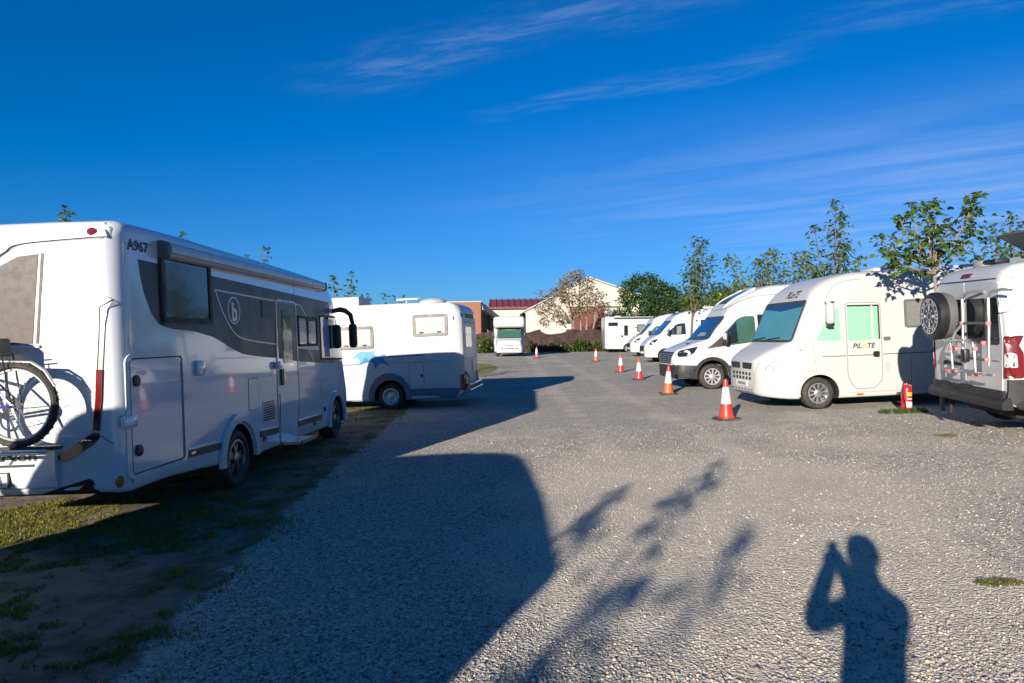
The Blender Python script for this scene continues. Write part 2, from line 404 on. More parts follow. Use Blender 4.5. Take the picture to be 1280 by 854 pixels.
class Body:
    """a shell other panels are laid on"""
    def __init__(s, obj):
        s.o = obj; me = obj.data
        s.bvh = BVHTree.FromPolygons([v.co.copy() for v in me.vertices], [tuple(p.vertices) for p in me.polygons])
    def hit(s, face, a, b, far=20.):
        f, n = FACE[face]; o = f(a, b, far)
        h, nn, i, d = s.bvh.ray_cast(o, -n, far * 2)
        if h is None:
            h, nn, i, d = s.bvh.find_nearest(f(a, b, 1.1 if face in 'RL' else 0))
            return h, n
        if nn.dot(n) < 0: nn = -nn
        return h, nn
    def panel(s, name, poly, face, m, parent, off=.004, hole=None, grid=.14, sink=.006, smooth=True, flatdepth=None):
        bm = bmesh.new(); n = FACE[face][1]
        vs = [bm.verts.new((a, b, 0)) for a, b in poly]
        if hole:
            hs = [bm.verts.new((a, b, 0)) for a, b in hole]; k = len(vs)
            for i in range(k): bm.faces.new((vs[i], vs[(i + 1) % k], hs[(i + 1) % k], hs[i]))
        else:
            bm.faces.new(vs); bmesh.ops.triangulate(bm, faces=bm.faces[:])
        for ax in (0, 1):
            lo = min(v.co[ax] for v in bm.verts); hi = max(v.co[ax] for v in bm.verts); k = int((hi - lo) / grid)
            for i in range(1, k + 1):
                p = [0, 0, 0]; q = [0, 0, 0]; p[ax] = lo + (hi - lo) * i / (k + 1); q[ax] = 1
                bmesh.ops.bisect_plane(bm, geom=bm.verts[:] + bm.edges[:] + bm.faces[:], plane_co=p, plane_no=q)
        nrm = {}
        for v in bm.verts:
            h, nn = s.hit(face, v.co.x, v.co.y)
            if flatdepth is not None: h = FACE[face][0](v.co.x, v.co.y, flatdepth); nn = n
            nrm[v.index] = nn; v.co = h + nn * off
            v.normal = nn
        bm.verts.index_update()
        bed = [e for e in bm.edges if e.is_boundary]
        ret = bmesh.ops.extrude_edge_only(bm, edges=bed)
        nv = [g for g in ret['geom'] if isinstance(g, bmesh.types.BMVert)]
        for v in nv: v.co = v.co - n * (off + sink)
        # orient outwards
        fc = max(bm.faces, key=lambda f: f.calc_area() * abs(f.normal.dot(n)) if f.calc_area() > 0 else 0)
        bmesh.ops.recalc_face_normals(bm, faces=bm.faces[:])
        if fc.normal.dot(n) < 0: bmesh.ops.reverse_faces(bm, faces=bm.faces[:])
        me = bpy.data.meshes.new(name); bm.to_mesh(me); bm.free()
        return link(name, finish(me, m, smooth, 30), parent)
    def frame(s, name, poly, wd_, face, m, parent, off=.012, **k):
        return s.panel(name, poly, face, m, parent, off, hole=inset(poly, wd_), **k)
    def text(s, name, body, face, a, b, size, m, parent, off=.006, shear=0., bold=0., rev=False, rot=0., sx=1.):
        V, Fc = textgeo(body, size, shear, bold); ca, sa = math.cos(rot), math.sin(rot)
        out = []
        for x, y in V:
            x *= sx; X, Y = x * ca - y * sa, x * sa + y * ca
            h, nn = s.hit(face, a + (-X if rev else X), b + Y); out.append(h + FACE[face][1] * off)
        return link(name, pydata(name, out, Fc, m, False), parent)
def textgeo(body, size, shear=0., bold=0.):
    c = bpy.data.curves.new('t', 'FONT'); c.body = body; c.size = size; c.shear = shear; c.offset = bold; c.resolution_u = 3
    o = bpy.data.objects.new('t', c); COL.objects.link(o)
    dg = bpy.context.evaluated_depsgraph_get(); me = bpy.data.meshes.new_from_object(o.evaluated_get(dg))
    V = [(v.co.x, v.co.y) for v in me.vertices]; Fc = [tuple(p.vertices) for p in me.polygons]
    bpy.data.objects.remove(o); bpy.data.curves.remove(c); bpy.data.meshes.remove(me)
    return V, Fc
def ringpts(zb, zt, hw, ht, hb, rt, rb):
    H = zt - zb; rt = min(rt, .45 * H, ht * .6); rb = min(rb, .3 * H, hb * .6)
    P = [(0, zb), (hb * .55, zb)]
    for k in range(4):
        a = R(90 * k / 3); P.append((hb - rb + rb * math.sin(a), zb + rb - rb * math.cos(a)))
    z0, z1 = zb + rb, zt - rt
    for k in range(1, 6):
        f = k / 6; x = hb + (hw - hb) * math.sin(math.pi / 2 * f / .4) if f < .4 else hw + (ht - hw) * ((f - .4) / .6) ** 1.5
        P.append((x, z0 + (z1 - z0) * f))
    for k in range(7):
        a = R(90 * k / 6); P.append((ht - rt + rt * math.cos(a), zt - rt + rt * math.sin(a)))
    P += [(ht * .5, zt + .012), (0, zt + .016)]
    return P + [(-x, z) for x, z in P[-2:0:-1]]
def pchip(x, Y, xi):
    x = np.asarray(x, float); Y = np.asarray(Y, float); h = np.diff(x); d = np.diff(Y) / h
    m_ = np.zeros_like(Y)
    for i in range(1, len(x) - 1):
        if d[i - 1] * d[i] > 0:
            w1, w2 = 2 * h[i] + h[i - 1], h[i] + 2 * h[i - 1]; m_[i] = (w1 + w2) / (w1 / d[i - 1] + w2 / d[i])
    m_[0], m_[-1] = d[0], d[-1]
    k = np.clip(np.searchsorted(x, xi) - 1, 0, len(h) - 1); t = (xi - x[k]) / h[k]
    return ((1 + 2 * t) * (1 - t) ** 2) * Y[k] + t * (1 - t) ** 2 * h[k] * m_[k] + t * t * (3 - 2 * t) * Y[k + 1] + t * t * (t - 1) * h[k] * m_[k + 1]
def shell(name, keys, m, parent, arches=(), sub=3, bottom='underbody'):
    """keys: (y, zb, zt, hw, ht, hb, rt, rb); arches: (y, z, r) wheel cut-outs on both sides"""
    K = np.array(keys, float); s = np.concatenate([[0], np.cumsum(np.maximum(.02, np.hypot(np.diff(K[:, 0]), np.diff(K[:, 2]))))])
    xi = []
    for i in range(len(s) - 1):
        n = max(1, min(sub * 3, int((s[i + 1] - s[i]) / .07))) if s[i + 1] - s[i] < .7 else 3
        xi += list(np.linspace(s[i], s[i + 1], n, endpoint=False))
    xi = np.array(xi + [s[-1]]); cols = [pchip(s, K[:, j], xi) for j in range(8)]
    rings = [[(x, cols[0][i], z) for x, z in ringpts(*[cols[j][i] for j in range(1, 8)])] for i in range(len(xi))]
    n = len(rings[0]); V = [p for r in rings for p in r]; Fc = []
    for i in range(len(rings) - 1):
        for j in range(n): Fc.append((i * n + j, i * n + (j + 1) % n, (i + 1) * n + (j + 1) % n, (i + 1) * n + j))
    Fc += [tuple(range(n))[::-1], tuple((len(rings) - 1) * n + j for j in range(n))]
    bm = bmesh.new(); bv = [bm.verts.new(v) for v in V]
    for f in Fc:
        try: bm.faces.new([bv[i] for i in f])
        except ValueError: pass
    bmesh.ops.recalc_face_normals(bm, faces=bm.faces[:])
    me = bpy.data.meshes.new(name); bm.to_mesh(me); bm.free()
    me.materials.append(M[m]); me.materials.append(M[bottom])
    o = link(name, me, None)
    if arches:
        c = MB()
        for (y, z, r) in arches:
            for sgn in (-1, 1):
                pts = [(r * math.cos(2 * math.pi * k / 40), r * math.sin(2 * math.pi * k / 40)) for k in range(40)]
                c.prism(pts, lambda a, b, d: (d, y + a, z + b), sgn * .62, sgn * 1.5, 0)
        co = c.build('cut', ['underbody'])
        co.data.materials.clear(); co.data.materials.append(M[m]); co.data.materials.append(M[bottom])
        co.data.polygons.foreach_set('material_index', [1] * len(co.data.polygons))
        md = o.modifiers.new('b', 'BOOLEAN'); md.object = co; md.operation = 'DIFFERENCE'; md.solver = 'EXACT'
        dg = bpy.context.evaluated_depsgraph_get(); nm = bpy.data.meshes.new_from_object(o.evaluated_get(dg))
        o.modifiers.clear(); o.data = nm; bpy.data.objects.remove(co); me = nm
    # underside dark
    for p in me.polygons:
        if p.normal.z < -.85 and p.center.z < .8: p.material_index = 1
    me.polygons.foreach_set('use_smooth', [True] * len(me.polygons)); me.set_sharp_from_angle(angle=R(38))
    o.parent = parent
    return o, Body(o)
# wheels ---------------------------------------------------------------------
_wh = {}
def wheel(parent, x, y, z, rad, style, wid=.22):
    k = (round(rad, 3), style, wid)
    if k not in _wh:
        h = wid / 2; rr = rad * .64
        t = MB().lathe([(rr, -h * .8), (rr + .02, -h), (rad * .83, -h * 1.06), (rad * .93, -h), (rad * .985, -h * .8), (rad, -h * .4), (rad * .988, -h * .34), (rad * .988, -h * .28), (rad, -h * .22), (rad, h * .22), (rad * .988, h * .28), (rad * .988, h * .34), (rad, h * .4), (rad * .985, h * .8), (rad * .93, h), (rad * .83, h * 1.06), (rr + .02, h), (rr, h * .8)], axis='X', n=40, close=True)
        tm = t.mesh('tyre', 'rubber', angle=50)
        r = MB()
        r.lathe([(rr + .006, h * .80), (rr + .004, h * .96), (rr - .018, h * .98), (rr - .03, h * .7), (rr - .03, 0), (rr, 0)], axis='X', n=40, close=True)
        def spokes(n_, w0, w1, x0, r0=.045, r1=None, skew=0.):
            r1 = r1 or rr - .015
            for i in range(n_):
                a = 2 * math.pi * i / n_ + .2
                ca, sa = math.cos(a), math.sin(a)
                P = []
                for q, ww, xx in ((r0, w0, x0), (r1, w1, x0 - .01)):
                    for s_, xz in ((-1, xx), (1, xx), (1, xx - .025), (-1, xx - .025)):
                        t_ = s_ * ww / 2 + (skew if q == r1 else 0)
                        P.append((xz, q * ca - t_ * sa, q * sa + t_ * ca))
                r.add(P, [(0, 1, 5, 4), (1, 2, 6, 5), (2, 3, 7, 6), (3, 0, 4, 7), (0, 3, 2, 1), (4, 5, 6, 7)], 0)
        if style == 'alloy5':
            spokes(5, .05, .03, h * .8, skew=.045); spokes(5, .05, .03, h * .8, skew=-.045)
            mats = ['alloy_shaded', 'alloy_dark']
        elif style == 'hub10':
            spokes(10, .028, .045, h * .85); mats = ['hubcap', 'alloy_dark']
        elif style == 'alloy10':
            spokes(10, .02, .05, h * .82); mats = ['alloy', 'alloy_dark']
        else:
            r.lathe([(rr - .02, h * .55), (rr * .8, h * .82), (rr * .55, h * .6), (rr * .5, h * .6)], axis='X', n=32)
            for i in range(12):
                a = 2 * math.pi * i / 12; r.lathe([(.018, h * .6), (.018, h * .80)], o=(0, rr * .68 * math.cos(a), rr * .68 * math.sin(a)), axis='X', n=8, mi=1)
            mats = ['hubcap', 'alloy_dark']
        r.lathe([(.075, h * .5), (.075, h * .88), (.05, h * .98), (.001, h * 1.0)], axis='X', n=20)
        r.lathe([(rr - .01, h * .05), (rr - .01, h * .12), (.002, h * .12)], axis='X', n=32, mi=1)
        rm = r.mesh('rim', mats, angle=30)
        _wh[k] = (tm, rm)
    tm, rm = _wh[k]
    w_ = link('wheel', tm, parent, (x, y, z), (0, 0, 0 if x > 0 else math.pi))
    link('rim', rm, w_)
    return w_
def axle_pair(root, ys, hw, rad, style, wid=.22):
    for y in ys:
        for s in (1, -1): wheel(root, s * (hw - wid / 2), y, rad, rad, style, wid)
def chassis(root, y0, y1, z0=.22, z1=.75, hw=.60):
    MB().box((0, (y0 + y1) / 2, (z0 + z1) / 2), (hw * 2, y1 - y0, z1 - z0)).build('chassis', 'underbody', root, smooth=False)
def copytree(o, parent=None):
    c = o.copy(); COL.objects.link(c)
    if parent is not None: c.parent = parent; c.matrix_parent_inverse = o.matrix_parent_inverse.copy()
    for ch in o.children: copytree(ch, c)
    return c
def smooth01(a, b, t):
    t = np.clip((np.asarray(t, float) - a) / (b - a), 0, 1); return t * t * (3 - 2 * t)
def gz(x, y):
    return float(.03 * np.clip(x, -14, 14) * (1 - smooth01(25, 45, y)) + .2 * smooth01(25, 50, y))

# ------------------------------------------------------------------ ground
def verge(x, y):
    e = np.interp(y, [-10, 3.4, 8.4, 17.8, 24, 30, 130], [-1.85, -2.03, -2.35, -2.55, -3.4, -6, -30])
    v = smooth01(.35, -.35, x - e)
    d = np.hypot((x + 2.3) / 1.5, (y - 34) / 5.5); v = np.maximum(v, smooth01(1.15, .85, d))
    return v
def build_ground():
    xs = np.concatenate([np.linspace(-900, -60, 8), np.linspace(-50, -14, 10), np.linspace(-13, -6, 24), np.arange(-5.6, 9.4, .11), np.linspace(9.6, 16, 26), np.linspace(17, 60, 14), np.linspace(80, 900, 8)])
    ys = np.concatenate([np.linspace(-500, -30, 8), np.linspace(-24, -4, 16), np.arange(-3, 13, .11), np.arange(13.2, 26, .3), np.arange(27, 72, 1.2), np.linspace(76, 140, 12), np.linspace(180, 1500, 10)])
    X, Y = np.meshgrid(xs, ys); Z = .03 * np.clip(X, -14, 14) * (1 - smooth01(25, 45, Y)) + .2 * smooth01(25, 50, Y)
    nz = np.array([noise.noise((x * .9, y * .9, 0)) * .012 + noise.noise((x * 3.1, y * 3.1, 5)) * .006 + noise.noise((x * 9, y * 9, 9)) * .003 for x, y in zip(X.ravel(), Y.ravel())]).reshape(X.shape)
    fade = np.exp(-np.maximum(0, Y - 14) / 8) * (Y > -5)
    Z = Z + nz * fade + verge(X, Y) * .012
    ny, nx = X.shape; V = np.stack([X, Y, Z], -1).reshape(-1, 3)
    i = np.arange(nx * ny).reshape(ny, nx); Fq = np.stack([i[:-1, :-1], i[:-1, 1:], i[1:, 1:], i[1:, :-1]], -1).reshape(-1, 4)
    me = bpy.data.meshes.new('ground'); me.from_pydata(V.tolist(), [], Fq.tolist()); me.update()
    me.attributes.new('verge', 'FLOAT', 'POINT').data.foreach_set('value', verge(X, Y).ravel().astype(np.float32))
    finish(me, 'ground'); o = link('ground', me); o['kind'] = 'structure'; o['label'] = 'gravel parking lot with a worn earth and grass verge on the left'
    return o
build_ground()

def bigmesh(name, V, Fc, m, rnd=None, smooth=False):
    """fast mesh from arrays of equal-size faces"""
    V = np.asarray(V, np.float32); Fc = np.asarray(Fc, np.int32); k = Fc.shape[1]
    me = bpy.data.meshes.new(name); me.vertices.add(len(V)); me.vertices.foreach_set('co', V.ravel())
    me.loops.add(Fc.size); me.loops.foreach_set('vertex_index', Fc.ravel())
    me.polygons.add(len(Fc)); me.polygons.foreach_set('loop_start', np.arange(0, Fc.size, k, dtype=np.int32))
    me.polygons.foreach_set('loop_total', np.full(len(Fc), k, np.int32))
    if smooth: me.polygons.foreach_set('use_smooth', [True] * len(Fc))
    me.update(calc_edges=True)
    if rnd is not None: me.attributes.new('rnd', 'FLOAT', 'FACE').data.foreach_set('value', np.asarray(rnd, np.float32))
    me.materials.append(M[m] if isinstance(m, str) else m)
    return me
# loose stones, real geometry near the viewer
ICO_V, ICO_F = None, None
def ico():
    global ICO_V, ICO_F
    bm = bmesh.new(); bmesh.ops.create_icosphere(bm, subdivisions=1, radius=1)
    ICO_V = np.array([v.co[:] for v in bm.verts]); ICO_F = np.array([[v.index for v in f.verts] for f in bm.faces]); bm.free()
ico()
def stones():
    n = 62000
    u = rng.random(n * 3); y = 2.2 + 9.8 * u ** 1.9; x = (rng.random(n * 3) * 2 - 1) * (.80 * y + .4)
    keep = (verge(x, y) < rng.random(n * 3) * .75 + .1) & (x < 8.5)
    x, y = x[keep][:n], y[keep][:n]; n = len(x)
    patch = np.array([noise.noise((a * .8, b * .8, 3)) for a, b in zip(x, y)])
    el = ((x - 1.9) * .42) ** 2 + ((y - 6.2) * .26) ** 2 + .5 * patch
    k2 = ((patch > -.28) | (rng.random(n) < .45)) & ((el > .55) | (rng.random(n) < .80)); x, y, patch = x[k2], y[k2], patch[k2]; n = len(x)
    sz = .0038 + .0066 * rng.random(n) ** 2.2 + .006 * (rng.random(n) > .985); sz *= 1 + .25 * np.clip(patch, -1, 1)
    z = .03 * x + np.array([noise.noise((a * .9, b * .9, 0)) * .012 + noise.noise((a * 3.1, b * 3.1, 5)) * .006 for a, b in zip(x, y)])
    base = []
    for k in range(10):
        d = 1 + .30 * (rng.random(len(ICO_V)) - .5); base.append(ICO_V * d[:, None] * np.array([1, .6 + .35 * rng.random(), .45 + .3 * rng.random()]))
    base = np.array(base); kind = rng.integers(0, 10, n); a = rng.random(n) * 6.283; tl = (rng.random(n) - .5) * .9
    P = base[kind] * sz[:, None, None]
    ct, st = np.cos(tl)[:, None], np.sin(tl)[:, None]
    P = np.stack([P[..., 0] * ct - P[..., 2] * st, P[..., 1], P[..., 0] * st + P[..., 2] * ct], -1)
    c, s = np.cos(a)[:, None], np.sin(a)[:, None]
    W_ = np.stack([P[..., 0] * c - P[..., 1] * s + x[:, None], P[..., 0] * s + P[..., 1] * c + y[:, None], P[..., 2] + (z + sz * .25)[:, None]], -1)
    Fc = ICO_F[None] + (np.arange(n) * len(ICO_V))[:, None, None]
    rnd = np.repeat(np.clip(rng.beta(1.9, 2.4, n), 0, 1), len(ICO_F))
    o = link('gravel', bigmesh('gravel', W_.reshape(-1, 3), Fc.reshape(-1, 3), 'stone', rnd)); o['kind'] = 'stuff'
    o['label'] = 'loose crushed grey and tan stones on the parking lot'
stones()
def blades(n, fx, lo=.015, hi=.055, wid=.004):
    """fx(n) gives root positions; returns arrays for small two-triangle blades"""
    P = fx(n); n = len(P); h = lo + (hi - lo) * rng.random(n) ** 1.6; a = rng.random(n) * 6.283; b = rng.random(n) * 6.283; ln = .2 + .9 * rng.random(n)
    d = np.stack([np.cos(a), np.sin(a), np.zeros(n)], -1) * (wid * (.6 + rng.random(n)))[:, None]
    l1 = np.stack([np.cos(b) * ln * .35, np.sin(b) * ln * .35, np.ones(n)], -1) * (h * .55)[:, None]
    l2 = np.stack([np.cos(b) * ln, np.sin(b) * ln, np.full(n, .95)], -1) * h[:, None]
    V = np.stack([P - d, P + d, P + l1 - d * .7, P + l1 + d * .7, P + l2], 1).reshape(-1, 3)
    k = np.arange(n)[:, None] * 5; Fc = np.concatenate([k + np.array([0, 1, 3]), k + np.array([0, 3, 2]), k + np.array([2, 3, 4])], 1).reshape(-1, 3)
    return V, Fc, np.repeat(rng.random(n), 3)
def verge_grass():
    def fx(n):
        y = np.concatenate([3 + 17 * rng.random(n * 6) ** 1.7, 28 + 12 * rng.random(n)]); x = np.concatenate([-7.4 + 5.9 * rng.random(n * 6), -4 + 3.6 * rng.random(n)])
        v = verge(x, y); nn = np.array([.35 * noise.noise((a * .9, b * .9, 11)) + .6 * noise.noise((a * 2.6, b * 2.6, 2)) + .55 * noise.noise((a * 9, b * 9, 4)) for a, b in zip(x, y)])
        k = (rng.random(len(x)) < v) & (((nn > .13 + .22 * rng.random(len(x))) | ((np.hypot((x + 4.2) / 1.9, (y - 6.5) / 1.3) < 1) & (nn > -.12))) | ((y > 28) & (nn > -.2))) & (x / y > -.9)
        x, y = x[k][:n], y[k][:n]
        return np.stack([x, y, .03 * x * (1 - smooth01(25, 45, y)) + .2 * smooth01(25, 50, y) + .008], -1)
    V, Fc, r_ = blades(110000, fx, .012, .042, .0035)
    o = link('grass', bigmesh('grass', V, Fc, 'grass', r_)); o['kind'] = 'stuff'; o['label'] = 'sparse short grass growing on the bare earth verge'
verge_grass()
def tuft(name, label, cx, cy, rx, ry, n, hi, group=None, m='leaf_weed'):
    def fx(m_):
        a = rng.random(m_) * 6.283; r_ = rng.random(m_) ** .6
        x = cx + rx * r_ * np.cos(a); y = cy + ry * r_ * np.sin(a)
        return np.stack([x - cx, y - cy, np.array([gz(p, q) for p, q in zip(x, y)]) - gz(cx, cy)], -1)
    V, Fc, r_ = blades(n, fx, .02, hi, .006)
    o = link(name, bigmesh(name, V, Fc, m, r_), None, (cx, cy, gz(cx, cy))); tag(o, label, 'grass tuft', group)

# ------------------------------------------------------------------ grey and white motorhome at left
def left_motorhome():
    T = thing('motorhome', 'large white motorhome with dark grey side band and awning, nearest on the left', 'motorhome', (-4.474, 5.893, -.130), (0, -.03, -.035))
    keys = [(0, .50, 2.70, 1.06, 1.03, 1.03, .12, .06), (.025, .46, 2.76, 1.10, 1.07, 1.08, .14, .06), (.07, .44, 2.80, 1.135, 1.11, 1.11, .15, .05), (.14, .43, 2.82, 1.15, 1.145, 1.135, .11, .05),
            (.6, .43, 2.83, 1.15, 1.148, 1.14, .10, .05), (1.3, .39, 2.83, 1.15, 1.148, 1.14, .10, .05), (1.9, .34, 2.82, 1.15, 1.148, 1.14, .10, .05), (2.8, .29, 2.81, 1.15, 1.148, 1.14, .10, .05), (3.6, .28, 2.80, 1.15, 1.148, 1.14, .10, .05),
            (5.6, .25, 2.78, 1.15, 1.14, 1.14, .15, .05), (6.0, .24, 2.74, 1.15, 1.14, 1.14, .16, .05), (6.25, .24, 2.66, 1.15, 1.13, 1.14, .18, .05), (6.42, .24, 2.52, 1.15, 1.11, 1.14, .18, .05), (6.53, .24, 2.28, 1.145, 1.10, 1.135, .12, .05), (6.80, .24, 1.80, 1.14, 1.09, 1.13, .10, .05),
            (7.00, .24, 1.42, 1.12, 1.07, 1.10, .10, .06), (7.16, .25, 1.16, 1.06, 1.0, 1.03, .10, .06), (7.26, .28, .98, .96, .90, .94, .10, .06), (7.30, .34, .86, .86, .80, .84, .1, .06)]
    _, b = shell('body', keys, 'white_gloss', T, arches=((2.26, .33, .425), (6.23, .33, .42)))
    chassis(T, 1.5, 7.0, .30, .7)
    axle_pair(T, (2.26, 6.23), 1.13, .345, 'alloy5', .23)
    P = lambda *a, **k: b.panel(*a, **k)
    # ---- right side ------------------------------------------------------
    band = [(.35, 2.50), (.37, 2.37), (.42, 2.20), (.53, 2.01), (.65, 1.91), (.88, 1.87), (1.32, 1.85), (1.73, 1.79), (1.95, 1.73), (2.19, 1.65), (2.49, 1.58), (2.9, 1.54), (3.5, 1.50), (4.29, 1.43), (5.4, 1.36), (6.4, 1.31), (7.02, 1.27), (6.78, 1.84), (6.50, 2.38)]
    P('grey_band', band[::-1], 'R', 'slate_paint', T, off=.002, grid=.5)
    P('band_line', ribbon(smoothline([(1.70, 1.93), (1.78, 1.83), (1.95, 1.73)]), .012), 'R', 'seam_grey', T, off=.0035, grid=9)
    P('band_line', ribbon([(1.82, 2.32), (3.62, 2.285)], .018), 'R', 'logo_white', T, off=.0035, grid=9)
    P('band_line', ribbon(smoothline([(1.83, 2.32), (1.92, 2.17), (2.06, 2.00), (2.22, 1.87), (2.42, 1.785), (2.84, 1.735), (3.62, 1.685)]), .018), 'R', 'logo_white', T, off=.0035, grid=9)
    P('band_line', ribbon(smoothline([(4.32, 2.275), (4.56, 2.27), (4.7, 2.21), (4.88, 2.10)]), .018), 'R', 'logo_white', T, off=.0035, grid=9)
    P('band_line', ribbon([(4.24, 1.63), (5.38, 1.575), (5.25, 1.80)], .018), 'R', 'logo_white', T, off=.0035, grid=9)
    P('band_line', ribbon([(4.90, 1.58), (5.12, 1.40)], .018), 'R', 'logo_white', T, off=.0035, grid=9)
    P('body_seam', ribbon([(4.36, 2.28), (4.36, 2.62)], .012), 'R', 'seam_grey', T, off=.003, grid=9)
    P('body_seam', ribbon([(.14, .5), (.145, 2.62), (.6, 2.66)], .010), 'R', 'seam_grey', T, off=.002, grid=9)
    # big window
    wp = rrect(.70, 1.93, 1.70, 2.60, .05); wf = P('side_window', inset(wp, .02), 'R', 'glass_dark', T, off=.012, grid=9)
    b.frame('window_frame', wp, .055, 'R', 'gap', wf, .024, grid=9)
    P('blind_sheet', rrect(.79, 2.02, 1.62, 2.52, .03), 'R', 'glass_shade', wf, off=.0135, grid=9)
    b.frame('gasket', inset(wp, -.02), .02, 'R', 'black_plastic', wf, .015, grid=9)
    # ring emblem and letter
    lr = P('round_emblem', ell(2.285, 2.105, .165, .165, 36), 'R', 'logo_white', T, off=.003, hole=ell(2.285, 2.105, .148, .148, 36), grid=9)
    b.text('lettering', 'b', 'R', 2.215, 1.985, .30, 'logo_white', lr, off=.004, bold=.012)
    P('upper_grille', rrect(3.09, 2.03, 3.57, 2.28, .02), 'R', 'black_plastic', T, off=.006, grid=9)
    g = MB()
    for k in range(9): g.box((1.158, 3.33, 2.055 + k * .025), (.012, .44, .008))
    g.build('louvre', 'slate_paint', T, smooth=False)['kind'] = 'stuff'
    # entrance door
    dp = rpoly([(3.61, .29), (4.24, .27), (4.36, .9), (4.36, 2.285), (3.61, 2.285), (3.55, .9)], .06)
    b.frame('door_frame', inset(dp, -.03), .032, 'R', 'silver_paint', T, .010, grid=9)
    dr = P('entrance_door', inset(dp, .012), 'R', 'white_gloss', T, off=.006, grid=9)
    up = [(3.625, 1.49), (4.345, 1.425), (4.345, 2.27), (3.625, 2.27)]
    P('door_panel', up, 'R', 'slate_paint', dr, off=.0075, grid=9)
    P('door_glass', rrect(3.79, 1.41, 4.14, 2.17, .05), 'R', 'glass_shade', dr, off=.012, grid=9)
    P('door_blind', [(3.82, 1.43), (3.95, 1.43), (3.99, 1.62), (4.06, 1.7), (4.1, 1.62), (4.11, 1.80), (4.0, 1.86), (3.92, 2.0), (3.82, 2.05)], 'R', 'blind_grey', dr, off=.0135, grid=9)
    P('door_handle', rrect(3.645, 1.11, 3.735, 1.34, .04), 'R', 'black_plastic', dr, off=.03, grid=9)
    P('door_gap', ribbon([(3.60, 1.0), (3.60, .32), (4.25, .30)], .012), 'R', 'gap', dr, off=.0115, grid=9)
    rbox('security_lock', (1.19, 3.50, 1.40), (.07, .13, .10), .03, 'white_gloss', T)
    # window pair ahead of the door
    for (a0, a1) in ((4.42, 5.32),):
        wq = rrect(a0, 1.64, a1, 2.11, .04); wf = P('side_window', inset(wq, .015), 'R', 'glass_dark', T, off=.010, grid=9)
        b.frame('window_frame', wq, .04, 'R', 'gap', wf, .020, grid=9)
        P('window_bar', [(4.83, 1.66), (4.88, 1.66), (4.88, 2.09), (4.83, 2.09)], 'R', 'gap', wf, off=.018, grid=9)
        P('blind_sheet', rrect(4.47, 1.70, 4.80, 2.04, .02), 'R', 'blind_grey', wf, off=.0115, grid=9)
        P('blind_sheet', rrect(4.92, 1.70, 5.25, 2.04, .02), 'R', 'blind_grey', wf, off=.0115, grid=9)
    # cab window
    cw = rpoly([(5.48, 1.40), (6.99, 1.36), (6.58, 2.16), (5.50, 2.15)], .05); wf = P('cab_window', cw, 'R', 'glass_dark', T, off=.006)
    P('curtain', [(5.68, 1.45), (5.98, 1.44), (5.98, 2.09), (5.68, 2.10)], 'R', 'curtain_blue', wf, off=.0075)
    P('screen_cover', [(6.10, 1.40), (6.96, 1.375), (6.60, 2.10), (6.10, 2.10)], 'R', 'mint_screen', wf, off=.0075)
    b.frame('window_frame', cw, .035, 'R', 'gap', wf, .010)
    ws = P('windscreen', rpoly([(-1.0, 1.5), (1.0, 1.5), (1.0, 2.22), (-1.0, 2.22)], .08), 'F', 'glass_dark', T, off=.006)
    # mirror arm with two heads
    arm = MB().tube([(1.12, 6.28, 2.24), (1.24, 6.40, 2.27), (1.31, 6.50, 2.25), (1.37, 6.60, 2.18), (1.39, 6.65, 2.02)], [.04, .048, .048, .045, .038], 10).build('mirror_arm', 'black_plastic', T)
    rbox('mirror_head', (1.20, 6.26, 1.79), (.16, .13, .42), .05, 'black_plastic', arm)
    rbox('mirror_head', (1.39, 6.65, 1.80), (.15, .12, .44), .05, 'black_plastic', arm)
    # awning case
    prof = smoothline([(1.13, 2.705), (1.19, 2.712), (1.235, 2.69), (1.25, 2.635), (1.24, 2.585), (1.205, 2.555), (1.13, 2.555)], 4)
    aw = MB().prism(prof, lambda a, z, d: (a, d, z), .74, 5.60).build('awning_case', 'white_paint', T, angle=30)
    for y0, y1 in ((.68, .75), (5.59, 5.66)): MB().prism([(1.13 + (p[0] - 1.13) * 1.04, 2.635 + (p[1] - 2.635) * 1.06) for p in prof], lambda a, z, d: (a, d, z), y0, y1).build('end_cap', 'frame_grey', aw, angle=30)  # caps coloured grey to stand in for the body's shadow on them
    MB().box((1.243, 3.17, 2.60), (.02, 4.8, .012)).build('awning_lip', 'seam_grey', aw, smooth=False)
    b.text('lettering', 'A967', 'R', .20, 2.575, .13, 'lettering_black', T, off=.004, bold=.004, sx=1.12)
    # garage door
    gp = rrect(.12, .56, 1.03, 1.615, .06); gd = P('garage_door', inset(gp, .02), 'R', 'white_gloss', T, off=.007, grid=9)
    b.frame('door_frame', inset(gp, -.035), .045, 'R', 'white_gloss', gd, .016, grid=9)
    b.frame('door_gap', inset(gp, .012), .012, 'R', 'gap', gd, .009, grid=9)
    for z in (1.40, .78): MB().lathe([(.052, 0), (.052, .012), (.03, .02), (.001, .02)], (1.157, .225, z), 'X', 18).build('door_handle', 'black_plastic', gd)
    rbox('hook_latch', (1.18, .06, 1.055), (.05, .20, .11), .03, 'white_gloss', T)
    P('hinge', [(.992, .6), (1.006, .6), (1.006, 1.55), (.992, 1.55)], 'R', 'seam_grey', gd, off=.012, grid=9)
    rbox('outlet_box', (1.17, 1.365, 1.46), (.05, .15, .16), .025, 'white_gloss', T)
    hp = rrect(2.60, .88, 2.89, 1.26, .02); hh = P('service_hatch', hp, 'R', 'white_gloss', T, off=.005, grid=9); b.frame('hatch_gap', inset(hp, -.012), .012, 'R', 'seam_grey', hh, .004, grid=9)
    P('lower_grille', rrect(3.01, .67, 3.40, .955, .02), 'R', 'white_gloss', T, off=.008, grid=9)
    g = MB()
